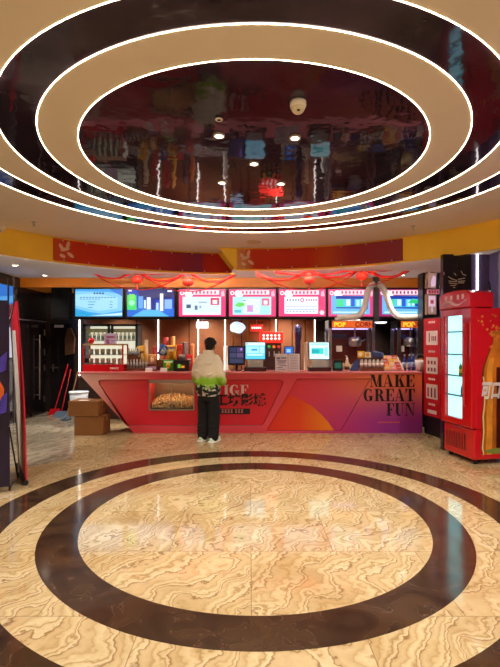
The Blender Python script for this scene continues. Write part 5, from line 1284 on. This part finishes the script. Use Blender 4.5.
for k in range(9):                                                                 # soft folds on the back and sleeves
    z = .84 + k * .06; xx = .12 * math.sin(k * 2.1)
    chain(b, [(xx - .07, -.162 - .006 * (k % 2), z + .02), (xx, -.172, z), (xx + .08, -.16, z + .025)], [.008, .014, .008], 8)
remesh(b, 'jacket', jacket_mat(), pr, .0105, 5)
b = MB()
trunk([(.66, .17, .13, .0), (.74, .172, .132, 0), (.86, .168, .13, 0)])
for s in (-1, 1):
    chain(b, [(s * .088, 0, .78), (s * .095, .0, .6), (s * .1, .012, .42), (s * .1, -.005, .2), (s * .1, -.012, .085)], [.098, .102, .096, .09, .086], 16)
    for k in range(4): chain(b, [(s * .02, -.07, .12 + k * .05), (s * .1, -.1, .1 + k * .05), (s * .18, -.06, .125 + k * .05)], [.006, .012, .006], 8)
remesh(b, 'trousers', M('black_cloth', '#08070a', .9, var=.25, scale=12), pr, .011, 4)
for s in (-1, 1):
    b = MB(); sx = s * .1
    b.ell((sx, .075, .042), (.047, .105, .04), 18, 10); b.ell((sx, -.02, .055), (.046, .085, .055), 18, 10)
    b.tube([(sx, -.03, .03), (sx, -.03, .11)], [.05, .042], 14); b.box(sx - .046, sx + .046, -.085, .15, .018, .04)
    o = remesh(b, 'shoe', M('mint_shoe', '#c4d8c0', .6, var=.15, scale=12), pr, .008, 5)
    b = MB(); b.fill([rounded([(sx - .05, -.11), (sx + .05, -.11), (sx + .054, .08), (sx + .03, .185), (sx - .03, .185), (sx - .054, .08)], [.03, .03, .02, .03, .03, .02])], .022, lambda u, v, w: (u, v, .012 + w), bevel=.004); b.build('sole', M('white_rubber', '#e6e4dc', .5), o)
    b = MB(); b.lathe([(.05, .105), (.052, .1), (.052, .13), (.05, .135)], 14, (sx, -.03, 0)); b.build('sock', M('blue_sock', '#2c3f7a', .8), pr)
    b = MB()
    for k in range(4): b.tube([(sx - .025, .035 + k * .02, .082 - k * .006), (sx + .025, .045 + k * .02, .082 - k * .006)], .004, 5)
    b.build('laces', m_paper, o)
strip_free()

# ================================================================== CAMERA AND RENDER LOOK
cd = bpy.data.cameras.new('camera'); cam = bpy.data.objects.new('camera', cd); COL.objects.link(cam)
cam.location = (0, 0, EYE); cam.rotation_euler = (PI / 2, 0, 0)
cd.sensor_fit = 'HORIZONTAL'; cd.sensor_width = 36; cd.lens = F / 500 * 36; cd.clip_start = .02
cd.shift_y = (HY - 333.5) / 667 * (667 / 500)
cd.shift_y = (HY - 333.5) / 500
SC.camera = cam
w = bpy.data.worlds.new('world'); SC.world = w; w.use_nodes = True
w.node_tree.nodes['Background'].inputs[0].default_value = (.9, .75, .6, 1); w.node_tree.nodes['Background'].inputs[1].default_value = .05
SC.view_settings.view_transform = 'Standard'; SC.view_settings.look = 'None'; SC.view_settings.gamma = 1; SC.view_settings.exposure = 0.7
try: SC.view_settings.use_curve_mapping = False
except Exception: pass
SC.cycles.max_bounces = 9; SC.cycles.diffuse_bounces = 4; SC.cycles.glossy_bounces = 4; SC.cycles.transparent_max_bounces = 12
SC.cycles.use_denoising = True; SC.cycles.sample_clamp_indirect = 6; SC.cycles.caustics_reflective = False
bpy.context.view_layer.update()
